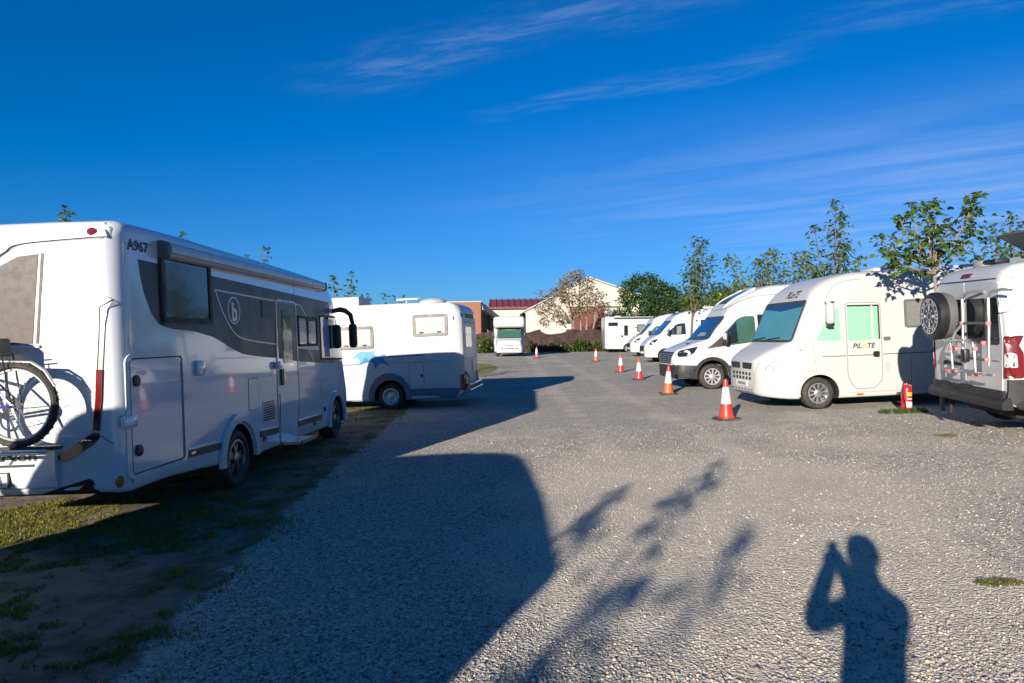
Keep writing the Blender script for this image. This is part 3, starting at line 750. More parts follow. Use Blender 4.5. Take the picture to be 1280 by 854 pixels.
    for k in range(8): g.box((1.158, 3.205, .70 + k * .032), (.014, .34, .015))
    g.build('louvre', 'gap', T, smooth=False)['kind'] = 'stuff'
    P('vent_cap', rrect(2.72, .62, 2.84, .80, .02), 'R', 'white_gloss', T, off=.008, grid=9)
    hp = rrect(5.44, .46, 6.02, 1.06, .05); hh = P('service_hatch', hp, 'R', 'white_gloss', T, off=.005, grid=9); b.frame('hatch_gap', inset(hp, -.012), .012, 'R', 'seam_grey', hh, .004, grid=9)
    for y in (5.56, 5.94): rbox('hatch_catch', (1.158, y, .58), (.02, .06, .08), .01, 'black_plastic', hh)
    for (y0, z0, y1, z1) in ((1.06, .60, 1.88, .565), (2.90, .535, 3.50, .51), (4.27, .495, 5.38, .465)):
        st = P('trim_strip', [(y0, z0 - .038), (y1, z1 - .038), (y1, z1 + .038), (y0, z0 + .038)], 'R', 'alloy_dark', T, off=.014, grid=9)
        P('strip_mark', ell((y0 + .12), (z0 - .003), .05, .014, 12), 'R', 'chrome', st, off=.016, grid=9)
        P('strip_ridge', [(y0, z0 + .04), (y1, z1 + .04), (y1, z1 + .058), (y0, z0 + .058)], 'R', 'white_gloss', st, off=.02, grid=9)
    for y, z in ((3.03, .46), (5.04, .40)): P('side_marker', ell(y, z, .06, .028, 16), 'R', 'red_lamp', T, off=.012, grid=9)
    P('side_marker', ell(.04, .545, .018, .05, 16), 'R', 'orange_lamp', T, off=.014, grid=9)
    # wheel arch lips
    def lip(cy, cz, r0, r1, zmin):
        o_, i_ = [], []
        for k in range(25):
            a = R(-12 + 204 * k / 24); o_.append((cy + r1 * math.cos(a) * 1.03, max(zmin, cz + r1 * math.sin(a)))); i_.append((cy + r0 * math.cos(a), max(zmin, cz + r0 * math.sin(a))))
        P('wheel_arch_lip', o_ + i_[::-1], 'R', 'white_gloss', T, off=.035, grid=9, flatdepth=1.15)
    lip(2.28, .36, .42, .52, .31); lip(6.23, .33, .415, .50, .25)
    # step
    st = MB().box((1.27, 3.96, .30), (.30, .62, .035)).build('step', 'aluminium', T, smooth=False)
    MB().box((1.42, 3.96, .312), (.02, .64, .045)).build('step_edge', 'chrome', st, smooth=False)
    # roof
    for y, l in ((1.4, .7), (3.0, .5), (4.6, .9)):
        k = rbox('roof_light', (.1, y, 2.87), (.6, l, .10), .05, 'white_gelcoat', T)
    # ---- back ---------------------------------------------------------------
    for s in (1, -1):
        q = lambda pts: [(s * x, z) for x, z in pts]
        P('back_groove', ribbon(q(smoothline([(0, 2.45), (.14, 2.52), (.22, 2.57), (.36, 2.63), (.7, 2.64), (1.09, 2.65)])), .012), 'B', 'seam_grey', T, off=.003, grid=.08)
        P('back_groove', ribbon(q([(1.09, 2.65), (1.085, 2.74), (1.03, 2.79)]), .012), 'B', 'seam_grey', T, off=.004, grid=.08)
        P('back_brow', q(smoothline([(.10, 2.50), (.20, 2.565), (.36, 2.63), (1.07, 2.66)])) + q([(1.05, 2.715), (.42, 2.695), (.30, 2.655), (.16, 2.56)]), 'B', 'white_gloss', T, off=.022, grid=.08)
        P('marker_lamp', ell(s * .97, 2.70, .035, .028, 12), 'B', 'red_lamp', T, off=.03, grid=9)
        P('lamp_channel', ribbon(q([(1.11, 2.10), (1.04, 2.045), (1.015, 1.8), (.985, 1.50), (.965, 1.26), (.925, .98)]), .045), 'B', 'silver_paint', T, off=.012, grid=.2)
        P('channel_edge', ribbon(q([(1.075, 2.13), (.995, 2.06), (.975, 1.8), (.945, 1.50), (.925, 1.26), (.89, 1.0)]), .035), 'B', 'white_gloss', T, off=.022, grid=.2)
        P('rear_lamp', ribbon(q([(.985, 1.52), (.965, 1.26), (.93, 1.0)]), .052), 'B', 'red_lamp', T, off=.022, grid=.2)
        P('bumper_channel', q([(.94, .99), (.955, .94), (.90, .88), (.66, .735), (.53, .775), (.64, .82), (.88, .97)]), 'B', 'glass_dark', T, off=.010, grid=.2)
        P('bumper_seam', ribbon(q([(.95, .96), (1.06, .88), (1.13, .86)]), .010), 'B', 'seam_grey', T, off=.004, grid=.1)
        rf = P('reflector', q([(.40, .465), (.84, .585), (.875, .57), (.92, .46)]), 'B', 'glass_dark', T, off=.010, grid=.2)
        P('reflector_lens', q([(.72, .48), (.83, .555), (.87, .54), (.895, .48)]), 'B', 'red_lamp', rf, off=.012, grid=.2)
        P('window_trim', q([(.51, 2.54), (.535, 2.54), (.455, 1.765), (.43, 1.765)]), 'B', 'blind_brown', T, off=.004, grid=.3)
    wq = [(-.40, 1.765), (.40, 1.765), (.485, 2.535), (.30, 2.52), (.12, 2.435), (-.12, 2.435), (-.30, 2.52), (-.485, 2.535)]
    wf = P('back_window', wq, 'B', 'blind_brown', T, off=.005, grid=.3)
    P('window_sill', [(-.50, 1.73), (.47, 1.73), (.47, 1.752), (-.50, 1.752)], 'B', 'white_gloss', wf, off=.025, grid=.3)
    # bumper ledge
    bp = MB().prism([(.02, .50), (-.03, .53), (-.05, .66), (-.05, .72), (-.042, .86), (.03, .875), (.03, .50)], lambda a, z, d: (d, a, z), -.58, .58).build('rear_bumper', 'white_gloss', T, angle=30)
    MB().box((-.08, -.052, .725), (.96, .02, .02)).build('bumper_strip', 'slate_paint', bp, smooth=False)
    MB().box((0, -.05, .872), (1.16, .10, .012)).build('bumper_tray', 'seam_grey', bp, smooth=False)
    V, Fc = textgeo('amphitryon', .125, 0, .002)
    xm = max(v[0] for v in V); link('lettering', pydata('lettering', [(.42 + (v[0] - xm) * 1.35, -.0535 + (v[1]) * .08, .765 + v[1] * .85) for v in V], Fc, 'lettering_black', False), bp)
    pl = MB().box((-.09, -.062, .605), (.52, .012, .115)).build('number_plate', 'plate_white', T, smooth=False)
    MB().box((-.09, -.057, .605), (.54, .012, .135)).build('plate_holder', 'black_plastic', pl, smooth=False)
    V, Fc = textgeo('HH', .115); link('lettering', pydata('lettering', [(-.03 + v[0] * .95, -.0695, .562 + v[1]) for v in V], Fc, 'lettering_black', False), pl)
    return T
left_motorhome()

def bike_rack():
    T = thing('bike_rack', 'folded silver carrier rails holding a bicycle behind the large grey banded motorhome', 'bike carrier', (-4.474, 5.893, -.130), (0, -.03, -.035))
    r = MB()
    for y in (-.22, -.36): r.tube([(-.78, y, .885), (.74, y, .885)], .016, 8)
    r.build('rail', 'aluminium', T)
    MB().box((.0, -.285, .905), (1.62, .05, .03)).build('wheel_tray', 'black_plastic', T, smooth=False)
    for x in (-.28, .10):
        MB().tube([(x, -.03, 1.74), (x, -.10, 1.76), (x, -.13, 1.60), (x, -.13, .95), (x, -.20, .88), (x, -.40, .88)], .014, 8).build('upright', 'aluminium', T)
    MB().tube([(-.28, -.13, 1.42), (.10, -.13, 1.42)], .013, 8).build('cross_tube', 'aluminium', T)
    rbox('wheel_clamp', (.44, -.285, .925), (.07, .09, .05), .015, 'red_lamp', T)
    rbox('wheel_clamp', (.20, -.285, .925), (.12, .09, .04), .015, 'black_plastic', T)
bike_rack()

def bicycle():
    # rear wheel axle at local origin, bicycle points to -x
    T = thing('bicycle', 'purple framed bicycle standing on the carrier behind the grey banded motorhome', 'bicycle', (-4.474, 5.893, -.130), (0, -.03, -.035))
    cx, cy, cz = .455, -.285, 1.265; W2 = -1.06
    for x in (cx, cx + W2):
        w_ = MB().lathe([(.322 + .029 * math.cos(a), .029 * math.sin(a)) for a in [2 * math.pi * k / 10 for k in range(10)]], (0, 0, 0), 'Y', 48, close=True)
        for k in range(72):
            a = 2 * math.pi * k / 72; s_ = .009 if k % 2 else -.009
            w_.add([(.3465 * math.cos(a + q), s_ + e, .3465 * math.sin(a + q)) for q in (-.022, .022) for e in (-.008, .008)] + [(.353 * math.cos(a + q), s_ + e, .353 * math.sin(a + q)) for q in (-.018, .018) for e in (-.007, .007)], [(4, 5, 7, 6), (0, 4, 6, 2), (1, 3, 7, 5), (0, 1, 5, 4), (2, 6, 7, 3)])
        wo = w_.build('wheel', 'rubber', T, (x, cy, cz))
        MB().lathe([(.298, .012), (.282, .012), (.278, 0), (.282, -.012), (.298, -.012)], (0, 0, 0), 'Y', 48, close=True).build('rim', 'bike_rim', wo)
        sp_ = MB()
        for k in range(28):
            a = 2 * math.pi * k / 28; a2 = a + (.55 if k % 4 < 2 else -.55); s_ = .022 if k % 2 else -.022
            sp_.tube([(.02 * math.cos(a2), s_, .02 * math.sin(a2)), (.288 * math.cos(a), 0, .288 * math.sin(a))], .0014, 4, cap=False)
        sp_.build('spokes', 'chrome', wo)
        MB().lathe([(.012, -.05), (.022, -.03), (.016, 0), (.022, .03), (.012, .05)], (0, 0, 0), 'Y', 14).build('hub', 'alloy', wo)
    Aq = lambda dx, dz, dy=0: (cx + dx, cy + dy, cz + dz)
    bb = (-.42, -.05); st = (-.56, .36); hd = (-.93, .34)
    f = MB()
    for s in (-.05, .05):
        f.tube([Aq(0, 0, s), Aq(bb[0], bb[1], s * .7)], .011, 8); f.tube([Aq(0, 0, s), Aq(-.20, .20, s * .9), Aq(st[0] + .03, st[1] - .06, s * .5)], .009, 8)
        f.tube([Aq(W2, 0, s), Aq(hd[0] - .02, .26, s), Aq(hd[0], .30, 0)], .013, 8)
    f.tube([Aq(*bb), Aq(*st)], .017, 10); f.tube([Aq(*bb), Aq(hd[0], .26)], .021, 10); f.tube([Aq(st[0] + .02, st[1] - .04), Aq(*hd)], .017, 10); f.tube([Aq(hd[0] - .02, .24), Aq(hd[0] + .02, .42)], .02, 10)
    f.build('frame', 'bike_frame', T)
    MB().tube([Aq(st[0], st[1]), Aq(st[0] - .03, st[1] + .14)], .014).build('seat_post', 'aluminium', T)
    rbox('saddle', Aq(st[0] - .04, st[1] + .16), (.27, .15, .06), .028, 'black_plastic', T)
    MB().tube([Aq(hd[0] + .06, .50, -.30), Aq(hd[0], .48, -.05), Aq(hd[0], .48, .05), Aq(hd[0] + .06, .50, .30)], .013).build('handlebar', 'black_plastic', T)
    c = MB().lathe([(.095, -.003), (.095, .003), (.075, .003), (.075, -.003)], Aq(bb[0], bb[1], -.06), 'Y', 28, close=True)
    c.tube([Aq(bb[0], bb[1], -.07), Aq(bb[0] + .06, bb[1] - .16, -.07)], .011); c.box(Aq(bb[0] + .06, bb[1] - .17, -.11), (.09, .07, .02)); c.build('crankset', 'alloy', T)
    c = MB()
    for k, r_ in enumerate((.055, .048, .041, .034)): c.lathe([(r_, -.034 + k * .005), (r_, -.032 + k * .005), (.012, -.032 + k * .005), (.012, -.034 + k * .005)], Aq(0, 0), 'Y', 20, close=True)
    c.build('sprocket', 'alloy_dark', T)
    MB().tube([Aq(0, .054, -.03), Aq(bb[0], bb[1] + .094, -.06)], .004, 5).tube([Aq(.02, -.06, -.04), Aq(bb[0], bb[1] - .094, -.06)], .004, 5).build('chain', 'alloy_dark', T)
    MB().tube([Aq(.0, -.03, -.045), Aq(.02, -.07, -.05), Aq(.045, -.13, -.05)], [.016, .014, .010], 8).build('derailleur', 'aluminium', T)
    MB().tube([Aq(-.10, .385), Aq(-.13, .362), Aq(-.05, .358), Aq(.14, .345), Aq(.25, .27), Aq(.33, .14)], .012, 8).build('mudguard_stay', 'aluminium', T)
    rk = MB()
    for s in (-.06, .06): rk.tube([Aq(-.48, .405, s), Aq(-.15, .42, s), Aq(.02, .425, s)], .007, 6); rk.tube([Aq(0, .01, s), Aq(-.06, .42, s)], .006, 6)
    rk.build('pannier_rack', 'black_plastic', T)
bicycle()
def pannier():
    T = thing('pannier_bag', 'beige and black bag strapped over the rear wheel of the bicycle', 'bag', (-4.474, 5.893, -.130), (0, -.03, -.035))
    rbox('body', (.17, -.285, 1.735), (.30, .20, .13), .04, 'bag_beige', T)
    s = MB()
    for x in (.025, .325): s.box((x, -.285, 1.735), (.035, .21, .14))
    s.box((.17, -.285, 1.803), (.33, .205, .022)); s.build('strap', 'black_plastic', T)
    MB().tube([(.03, -.285, 1.80), (-.02, -.285, 1.84), (.12, -.285, 1.855), (.26, -.285, 1.835), (.30, -.285, 1.80)], .013, 8).build('carry_handle', 'black_plastic', T)
pannier()

# ------------------------------------------------------------------ cream integrated motorhome at right
def cream_motorhome():
    T = thing('motorhome', 'cream white motorhome with mint green screens in its cab windows, behind the nearest cone', 'motorhome', (5.875, 14.231, .178), (-.03, 0, R(92.5)))
    keys = [(-4.6, .40, 2.50, 1.06, 1.0, 1.02, .18, .06), (-4.5, .34, 2.60, 1.10, 1.06, 1.07, .20, .06), (-4.2, .28, 2.64, 1.11, 1.08, 1.09, .20, .05), (-2.3, .21, 2.645, 1.11, 1.08, 1.09, .20, .05), (-.9, .20, 2.63, 1.11, 1.08, 1.09, .22, .05),
            (-.55, .20, 2.58, 1.11, 1.07, 1.09, .26, .05), (-.25, .20, 2.47, 1.11, 1.04, 1.09, .30, .05), (-.02, .20, 2.30, 1.108, 1.02, 1.085, .26, .05), (.10, .20, 2.12, 1.105, 1.02, 1.08, .16, .05), (.25, .20, 1.80, 1.10, 1.02, 1.07, .12, .05), (.42, .21, 1.44, 1.085, 1.00, 1.06, .14, .06),
            (.50, .21, 1.32, 1.07, .97, 1.04, .16, .06), (.65, .22, 1.24, 1.03, .92, 1.0, .20, .07), (.85, .24, 1.14, .94, .84, .92, .20, .08), (.97, .26, 1.06, .85, .74, .83, .14, .09), (1.05, .29, 1.0, .74, .66, .72, .08, .10), (1.09, .34, .955, .62, .58, .60, .05, .10)]
    _, b = shell('body', keys, 'cream_gelcoat', T, arches=((0, .31, .385), (-3.2, .31, .385)))
    P = lambda *a, **k: b.panel(*a, **k)
    chassis(T, -4.3, .8, .2, .7); axle_pair(T, (0, -3.2), 1.05, .31, 'alloy10', .2)
    # windscreen
    ws = P('windscreen', rpoly([(-.94, 1.335), (.94, 1.335), (.90, 2.10), (-.90, 2.10)], .09), 'F', 'teal_screen', T, off=.006)
    b.frame('windscreen_seal', rpoly([(-.97, 1.31), (.97, 1.31), (.93, 2.125), (-.93, 2.125)], .09), .045, 'F', 'gap', ws, .010)
    P('sun_band', rpoly([(-.88, 2.00), (.0, 1.93), (.88, 2.00), (.87, 2.08), (-.87, 2.08)], .03), 'F', 'glass_blue', ws, off=.0075)
    wp = MB().tube([b.hit('F', .1, 1.36)[0] + Vector((0, .02, .0)), b.hit('F', -.5, 1.40)[0] + Vector((0, .03, .01))], .010).tube([b.hit('F', .75, 1.36)[0] + Vector((0, .02, 0)), b.hit('F', .2, 1.40)[0] + Vector((0, .03, .01))], .010); wp.build('wiper', 'black_plastic', ws)
    b.text('lettering', 'PiLoTE', 'F', .10, 2.20, .19, 'lettering_black', T, off=.006, shear=.25, rev=True, bold=.006)
    # left side (towards the lot)
    tri = rpoly([(-.46, 1.30), (.04, 1.31), (-.14, 1.66), (-.44, 1.99)], .04); tw = P('quarter_window', tri, 'L', 'mint_screen', T, off=.006); b.frame('window_seal', inset(tri, -.015), .02, 'L', 'cream_gelcoat', tw, .009)
    dp = rpoly([(-.56, 2.04), (-1.25, 2.02), (-1.25, .52), (-1.10, .37), (-.70, .36), (-.56, .62)], .08)
    dr = P('cab_door', inset(dp, .012), 'L', 'cream_gelcoat', T, off=.007); b.frame('door_gap', inset(dp, -.004), .014, 'L', 'seam_grey', dr, .006)
    dw = rpoly([(-.59, 1.985), (-1.215, 1.97), (-1.21, 1.31), (-.585, 1.30)], .03); wg = P('door_window', dw, 'L', 'mint_screen', dr, off=.010)
    P('window_bar', [(-1.06, 1.31), (-1.09, 1.31), (-1.09, 1.97), (-1.06, 1.97)], 'L', 'cream_gelcoat', wg, off=.013)
    P('window_edge', [(-1.19, 1.31), (-1.218, 1.31), (-1.22, 1.97), (-1.19, 1.97)], 'L', 'glass_dark', wg, off=.012)
    P('window_edge', [(-.60, 1.96), (-1.21, 1.945), (-1.215, 1.975), (-.59, 1.99)], 'L', 'glass_dark', wg, off=.0115)
    P('door_handle', rrect(-1.19, .97, -1.07, 1.08, .03), 'L', 'black_plastic', dr, off=.03)
    b.text('lettering', 'PiL', 'L', -.665, 1.15, .135, 'lettering_black', dr, off=.011, shear=.25, rev=True, bold=.003, sx=1.05)
    b.text('lettering', 'o', 'L', -.855, 1.15, .135, 'logo_yellow', dr, off=.011, shear=.25, rev=True, bold=.007, sx=1.05)
    b.text('lettering', 'TE', 'L', -.945, 1.15, .135, 'lettering_black', dr, off=.011, shear=.25, rev=True, bold=.003, sx=1.05)
    for y0, y1, o_ in ((-.08, -.55, .003), (-.58, -1.07, .010), (-1.27, -4.3, .003)):
        P('side_stripe', [(y0, 1.008), (y1, 1.005), (y1, 1.022), (y0, 1.025)], 'L', 'lettering_grey', T, off=o_, grid=.3)
    wq = rrect(-1.72, 1.51, -2.20, 2.055, .05); wg = P('side_window', inset(wq, .02), 'L', 'blind_grey', T, off=.012); b.frame('window_frame', wq, .04, 'L', 'frame_grey', wg, .022)
    wq = rrect(-3.2, 1.55, -3.9, 2.0, .05); wg = P('side_window', inset(wq, .02), 'L', 'blind_grey', T, off=.012); b.frame('window_frame', wq, .04, 'L', 'frame_grey', wg, .022)
    P('side_lock', rrect(-1.29, 1.28, -1.42, 1.35, .02), 'L', 'frame_grey', T, off=.02)
    P('filler_cap', ell(-1.35, .77, .06, .10, 16), 'L', 'old_white', T, off=.012)
    P('hatch_line', ribbon([(-1.82, .95), (-1.82, .35), (-2.6, .33), (-2.6, .95)], .012), 'L', 'seam_grey', T, off=.003)
    P('side_marker', rrect(-.73, .245, -.86, .28, .01), 'L', 'orange_lamp', T, off=.012)
    P('seam', ribbon([(.95, .735), (.5, .735), (.05, .745)], .009), 'L', 'seam_grey', T, off=.003)
    P('seam', ribbon([(.05, .745), (.09, 1.30)], .009), 'L', 'seam_grey', T, off=.003)
    P('skirt_seam', ribbon([(-.55, .30), (-2.9, .31)], .008), 'L', 'seam_grey', T, off=.003)
    P('roof_seam', ribbon(smoothline([(-.20, 2.06), (-.26, 2.22), (-.40, 2.38), (-.62, 2.46), (-.9, 2.48)]), .014), 'L', 'seam_grey', T, off=.004)
    P('side_repeater', ell(.33, 1.16, .03, .014, 10), 'L', 'orange_lamp', T, off=.01)
    P('aerial_stub', ell(-.33, 2.06, .05, .016, 10), 'L', 'black_plastic', T, off=.02)
    lip_o, lip_i = [], []
    for k in range(21):
        a = R(-8 + 196 * k / 20); lip_o.append((.425 * math.cos(a), max(.22, .31 + .40 * math.sin(a)))); lip_i.append((.385 * math.cos(a), max(.22, .31 + .365 * math.sin(a))))
    P('wheel_arch_lip', lip_o + lip_i[::-1], 'L', 'cream_gelcoat', T, off=.018, flatdepth=1.09, grid=9)
    arm = MB().tube([(-1.08, -.20, 2.08), (-1.19, -.16, 2.08), (-1.25, -.18, 2.0)], [.03, .04, .035]).build('mirror_arm', 'cream_gelcoat', T)
    rbox('mirror_head', (-1.25, -.18, 1.84), (.17, .15, .42), .07, 'cream_gelcoat', arm, seg=3)
    rbox('mirror_foot', (-1.25, -.18, 1.62), (.13, .12, .05), .02, 'black_plastic', arm)
    # front
    for s in (1, -1):
        for (x, z, r_) in ((.86, .80, .075), (.905, .92, .07), (.95, 1.03, .055)):
            h, nn = b.hit('F', s * min(x, .80), z) if False else b.bvh.find_nearest(Vector((s * x, {.80: .86, .92: .74, 1.03: .60}[z], z)))[:2]
            ld = MB().lathe([(r_, 0), (r_ * .9, .02), (r_ * .55, .035), (.001, .04)], (0, 0, 0), 'Y', 18)
            o = ld.build('headlight', 'clear_lamp', T, h); o.rotation_euler = Vector((nn.x, nn.y, 0)).to_track_quat('Y', 'Z').to_euler()
            MB().lathe([(r_ * 1.16, -.002), (r_ * 1.16, .008), (r_ * 1.0, .008), (r_ * 1.0, -.002)], (0, 0, 0), 'Y', 18, close=True).build('lamp_ring', 'seam_grey', o)
        h, nn = b.bvh.find_nearest(Vector((s * .86, .88, .44)))[:2]
        o = MB().lathe([(.06, 0), (.06, .02), (.001, .025)], (0, 0, 0), 'Y', 16).build('fog_light', 'clear_lamp', T, h); o.rotation_euler = Vector((nn.x, nn.y, 0)).to_track_quat('Y', 'Z').to_euler()
        P('front_grille', rpoly([(s * .07, .80), (s * .52, .80), (s * .56, .925), (s * .07, .925)], .02), 'F', 'dark_opening', T, off=.006, grid=.08)
        P('nose_seam', ribbon([(s * .62, .30), (s * .66, .72), (s * .72, .95)], .010), 'F', 'seam_grey', T, off=.003)
    for z, n_ in ((.70, 6), (.61, 6), (.36, 7)):
        for k in range(n_):
            x = (k - (n_ - 1) / 2) * .17; P('intake_slot', rrect(x - .05, z - .03, x + .05, z + .03, .012, 2), 'F', 'dark_opening', T, off=.003, grid=9)
    pl = P('number_plate', rrect(-.30, .44, .30, .55, .01), 'F', 'plate_white', T, off=.012)
    P('plate_print', rrect(-.22, .465, .22, .525, .004), 'F', 'seam_grey', pl, off=.014)
    # roof gear
    rbox('roof_hatch', (0, -1.9, 2.70), (.5, .5, .12), .04, 'white_gelcoat', T)
    rbox('roof_hatch', (.2, -3.3, 2.70), (.7, .5, .12), .04, 'white_gelcoat', T)
    return T
cream_motorhome()

# ------------------------------------------------------------------ white high roof panel van
def cab_wheel_lip(b, T, face, r0, r1, z0, m, hw, cy=0., off=.02):
    o_, i_ = [], []
    for k in range(21):
        a = R(-14 + 208 * k / 20); o_.append((cy + r1 * math.cos(a), max(.30, z0 + r1 * math.sin(a)))); i_.append((cy + r0 * math.cos(a), max(.30, z0 + r0 * math.sin(a))))
    b.panel('wheel_arch_lip', o_ + i_[::-1], face, m, T, off=off, flatdepth=hw, grid=9)
def white_van():
    T = thing('van', 'white high roof van with black bumper and green curtain in its door window', 'van', (5.362, 19.392, .162), (-.03, 0, R(92)))
    keys = [(-4.5, .5, 2.5, .95, .85, .95, .2, .06), (-4.4, .42, 2.72, 1.0, .90, .97, .24, .06), (-3, .40, 2.78, 1.01, .90, .98, .25, .05), (-1.9, .38, 2.76, 1.01, .90, .98, .26, .05), (-1.55, .36, 2.70, 1.01, .89, .98, .28, .05), (-1.15, .35, 2.54, 1.01, .87, .98, .28, .05),
            (-.80, .35, 2.36, 1.005, .85, .98, .26, .05), (-.60, .35, 2.18, 1.0, .84, .98, .22, .05), (-.52, .35, 2.06, 1.0, .83, .98, .16, .05), (-.46, .35, 1.96, 1.0, .82, .98, .13, .05), (-.2, .34, 1.67, 1.0, .87, .98, .12, .05), (.13, .33, 1.335, .995, .90, .97, .12, .05),
            (.28, .32, 1.29, .99, .86, .965, .16, .05), (.55, .31, 1.20, .975, .80, .95, .18, .05), (.75, .31, 1.13, .94, .74, .92, .14, .06), (.85, .31, 1.08, .89, .72, .87, .08, .06), (.93, .31, 1.00, .82, .70, .80, .05, .07), (.98, .33, .9, .72, .66, .70, .05, .08), (1.0, .40, .72, .60, .55, .58, .05, .08)]
    _, b = shell('body', keys, 'white_paint', T, arches=((-.02, .36, .43), (-3.3, .36, .43)))
    P = lambda *a, **k: b.panel(*a, **k)
    chassis(T, -4.2, .8, .28, .75); axle_pair(T, (-.02, -3.3), .97, .345, 'hub10', .21)
    # dark lower cladding and bumper
    cl = [(-.44, .63), (-.44, .42), (-2.9, .42), (-2.9, .63)]
    for fc in 'LR':
        P('sill_cladding', cl, fc, 'bumper_plastic', T, off=.014)
        P('sill_white', [(-.50, .42), (-2.9, .42), (-2.9, .33), (-.50, .33)], fc, 'white_paint', T, off=.006)
        P('bumper_side', [(.36, .66), (.98, .70), (.98, .34), (.40, .33)], fc, 'bumper_plastic', T, off=.012)
        cab_wheel_lip(b, T, fc, .43, .52, .36, 'bumper_plastic', 1.0, -.02, .018)
        dw = rpoly([(-.40, 1.17), (-.36, 1.44), (-.78, 1.86), (-.95, 1.925), (-1.22, 1.925), (-1.22, 1.31), (-1.09, 1.24)], .05)
        dg = P('door_window', dw, fc, 'glass_green', T, off=.006)
        P('window_black', [(-.42, 1.19), (-.38, 1.43), (-.74, 1.80), (-.75, 1.24)], fc, 'glass_dark', dg, off=.0075)
        b.frame('window_line', inset(dw, -.012), .016, fc, 'gap', dg, .009)
        P('triangle_panel', [(-.40, 1.16), (.10, 1.10), (-.06, 1.21), (-.36, 1.43)], fc, 'black_plastic', T, off=.007)
        b.frame('door_gap', rpoly([(-.28, .62), (-.26, 1.50), (-.80, 1.99), (-1.27, 2.0), (-1.30, .62)], .06), .012, fc, 'seam_grey', T, off=.004)
        P('dark_pillar', [(-1.31, 1.18), (-1.31, 1.97), (-2.9, 1.97), (-2.9, 1.18)], fc, 'glass_dark', T, off=.005)
        P('door_handle', rrect(-1.05, 1.10, -1.24, 1.14, .015), fc, 'black_plastic', T, off=.025)
        P('fuel_badge', ell(-1.0, .82, .045, .045, 14), fc, 'black_plastic', T, off=.01)
        P('roof_line', ribbon(smoothline([(-.42, 2.07), (-.62, 2.20), (-.90, 2.34), (-1.25, 2.46), (-1.62, 2.49), (-2.6, 2.50)]), .022), fc, 'seam_grey', T, off=.006)
        P('roof_joint', ribbon([(-.45, 2.02), (-1.3, 2.04), (-4.2, 2.05)], .02), fc, 'white_paint', T, off=.02)
        P('vent_dark', rrect(-1.62, 2.10, -1.75, 2.15, .01), fc, 'gap', T, off=.008)
        P('headlight', rpoly([(.86, 1.00), (.78, 1.07), (.30, 1.175), (.42, 1.00), (.60, .91), (.84, .90)], .03), fc, 'glass_dark', T, off=.008)
        P('lamp_reflector', ell(.60, 1.0, .09, .07, 16), fc, 'clear_lamp', T, off=.011)
        P('lamp_reflector', ell(.76, .98, .05, .05, 16), fc, 'clear_lamp', T, off=.011)
    P('front_bumper', rpoly([(-.95, .34), (.95, .34), (.95, .68), (-.95, .68)], .05), 'F', 'bumper_plastic', T, off=.02)
    P('grille', rpoly([(-.55, .72), (.55, .72), (.64, 1.03), (-.64, 1.03)], .05), 'F', 'black_plastic', T, off=.012)
    g = MB()
    for k in range(5):
        for s in np.linspace(-.55, .45, 6):
            h = b.hit('F', s, .76 + .055 * k)[0]; h2 = b.hit('F', s + .2, .76 + .055 * k)[0]; g.tube([h + Vector((0, .018, 0)), h2 + Vector((0, .018, 0))], .008, 5)
    g.build('grille_bar', 'seam_grey', T)['kind'] = 'stuff'
    ws = P('windscreen', rpoly([(-.85, 1.36), (.85, 1.36), (.74, 1.95), (-.74, 1.95)], .06), 'F', 'glass_blue', T, off=.006, grid=.1)
    b.frame('windscreen_seal', rpoly([(-.88, 1.34), (.88, 1.34), (.77, 1.97), (-.77, 1.97)], .06), .04, 'F', 'gap', ws, .009, grid=.1)
    P('sunshade', rpoly([(-.5, 1.42), (.2, 1.42), (.1, 1.54), (-.42, 1.54)], .04), 'F', 'blind_pale', ws, off=.0075)
    P('hood_vent', [(-.5, .42), (-.2, .40), (-.2, .47), (-.5, .50)], 'T', 'gap', T, off=.005)
    P('hood_line', ribbon(smoothline([(-.85, .22), (-.70, .62), (-.60, .88)]), .012), 'T', 'seam_grey', T, off=.004)
    # skylight on the roof slope
    P('roof_skylight', rpoly([(-.45, -.66), (.45, -.66), (.45, -1.45), (-.45, -1.45)], .1), 'T', 'glass_blue', T, off=.03)
    b.frame('skylight_frame', rpoly([(-.52, -.60), (.52, -.60), (.52, -1.52), (-.52, -1.52)], .12), .08, 'T', 'white_paint', T, .05)
    hump = [(-.36, 2.05), (-.50, 2.20), (-.74, 2.44), (-1.0, 2.60), (-1.3, 2.67), (-1.3, 2.4), (-.6, 2.0)]
    for s in (-1, 1):
        arm = rbox('mirror_arm', (s * 1.05, -.36, 1.24), (.14, .10, .06), .02, 'black_plastic', T)
        rbox('mirror_head', (s * 1.16, -.37, 1.36), (.20, .12, .34), .05, 'black_plastic', arm)
        rbox('mirror_cap', (s * 1.17, -.325, 1.42), (.17, .06, .18), .025, 'white_paint', arm)
    return T
white_van()

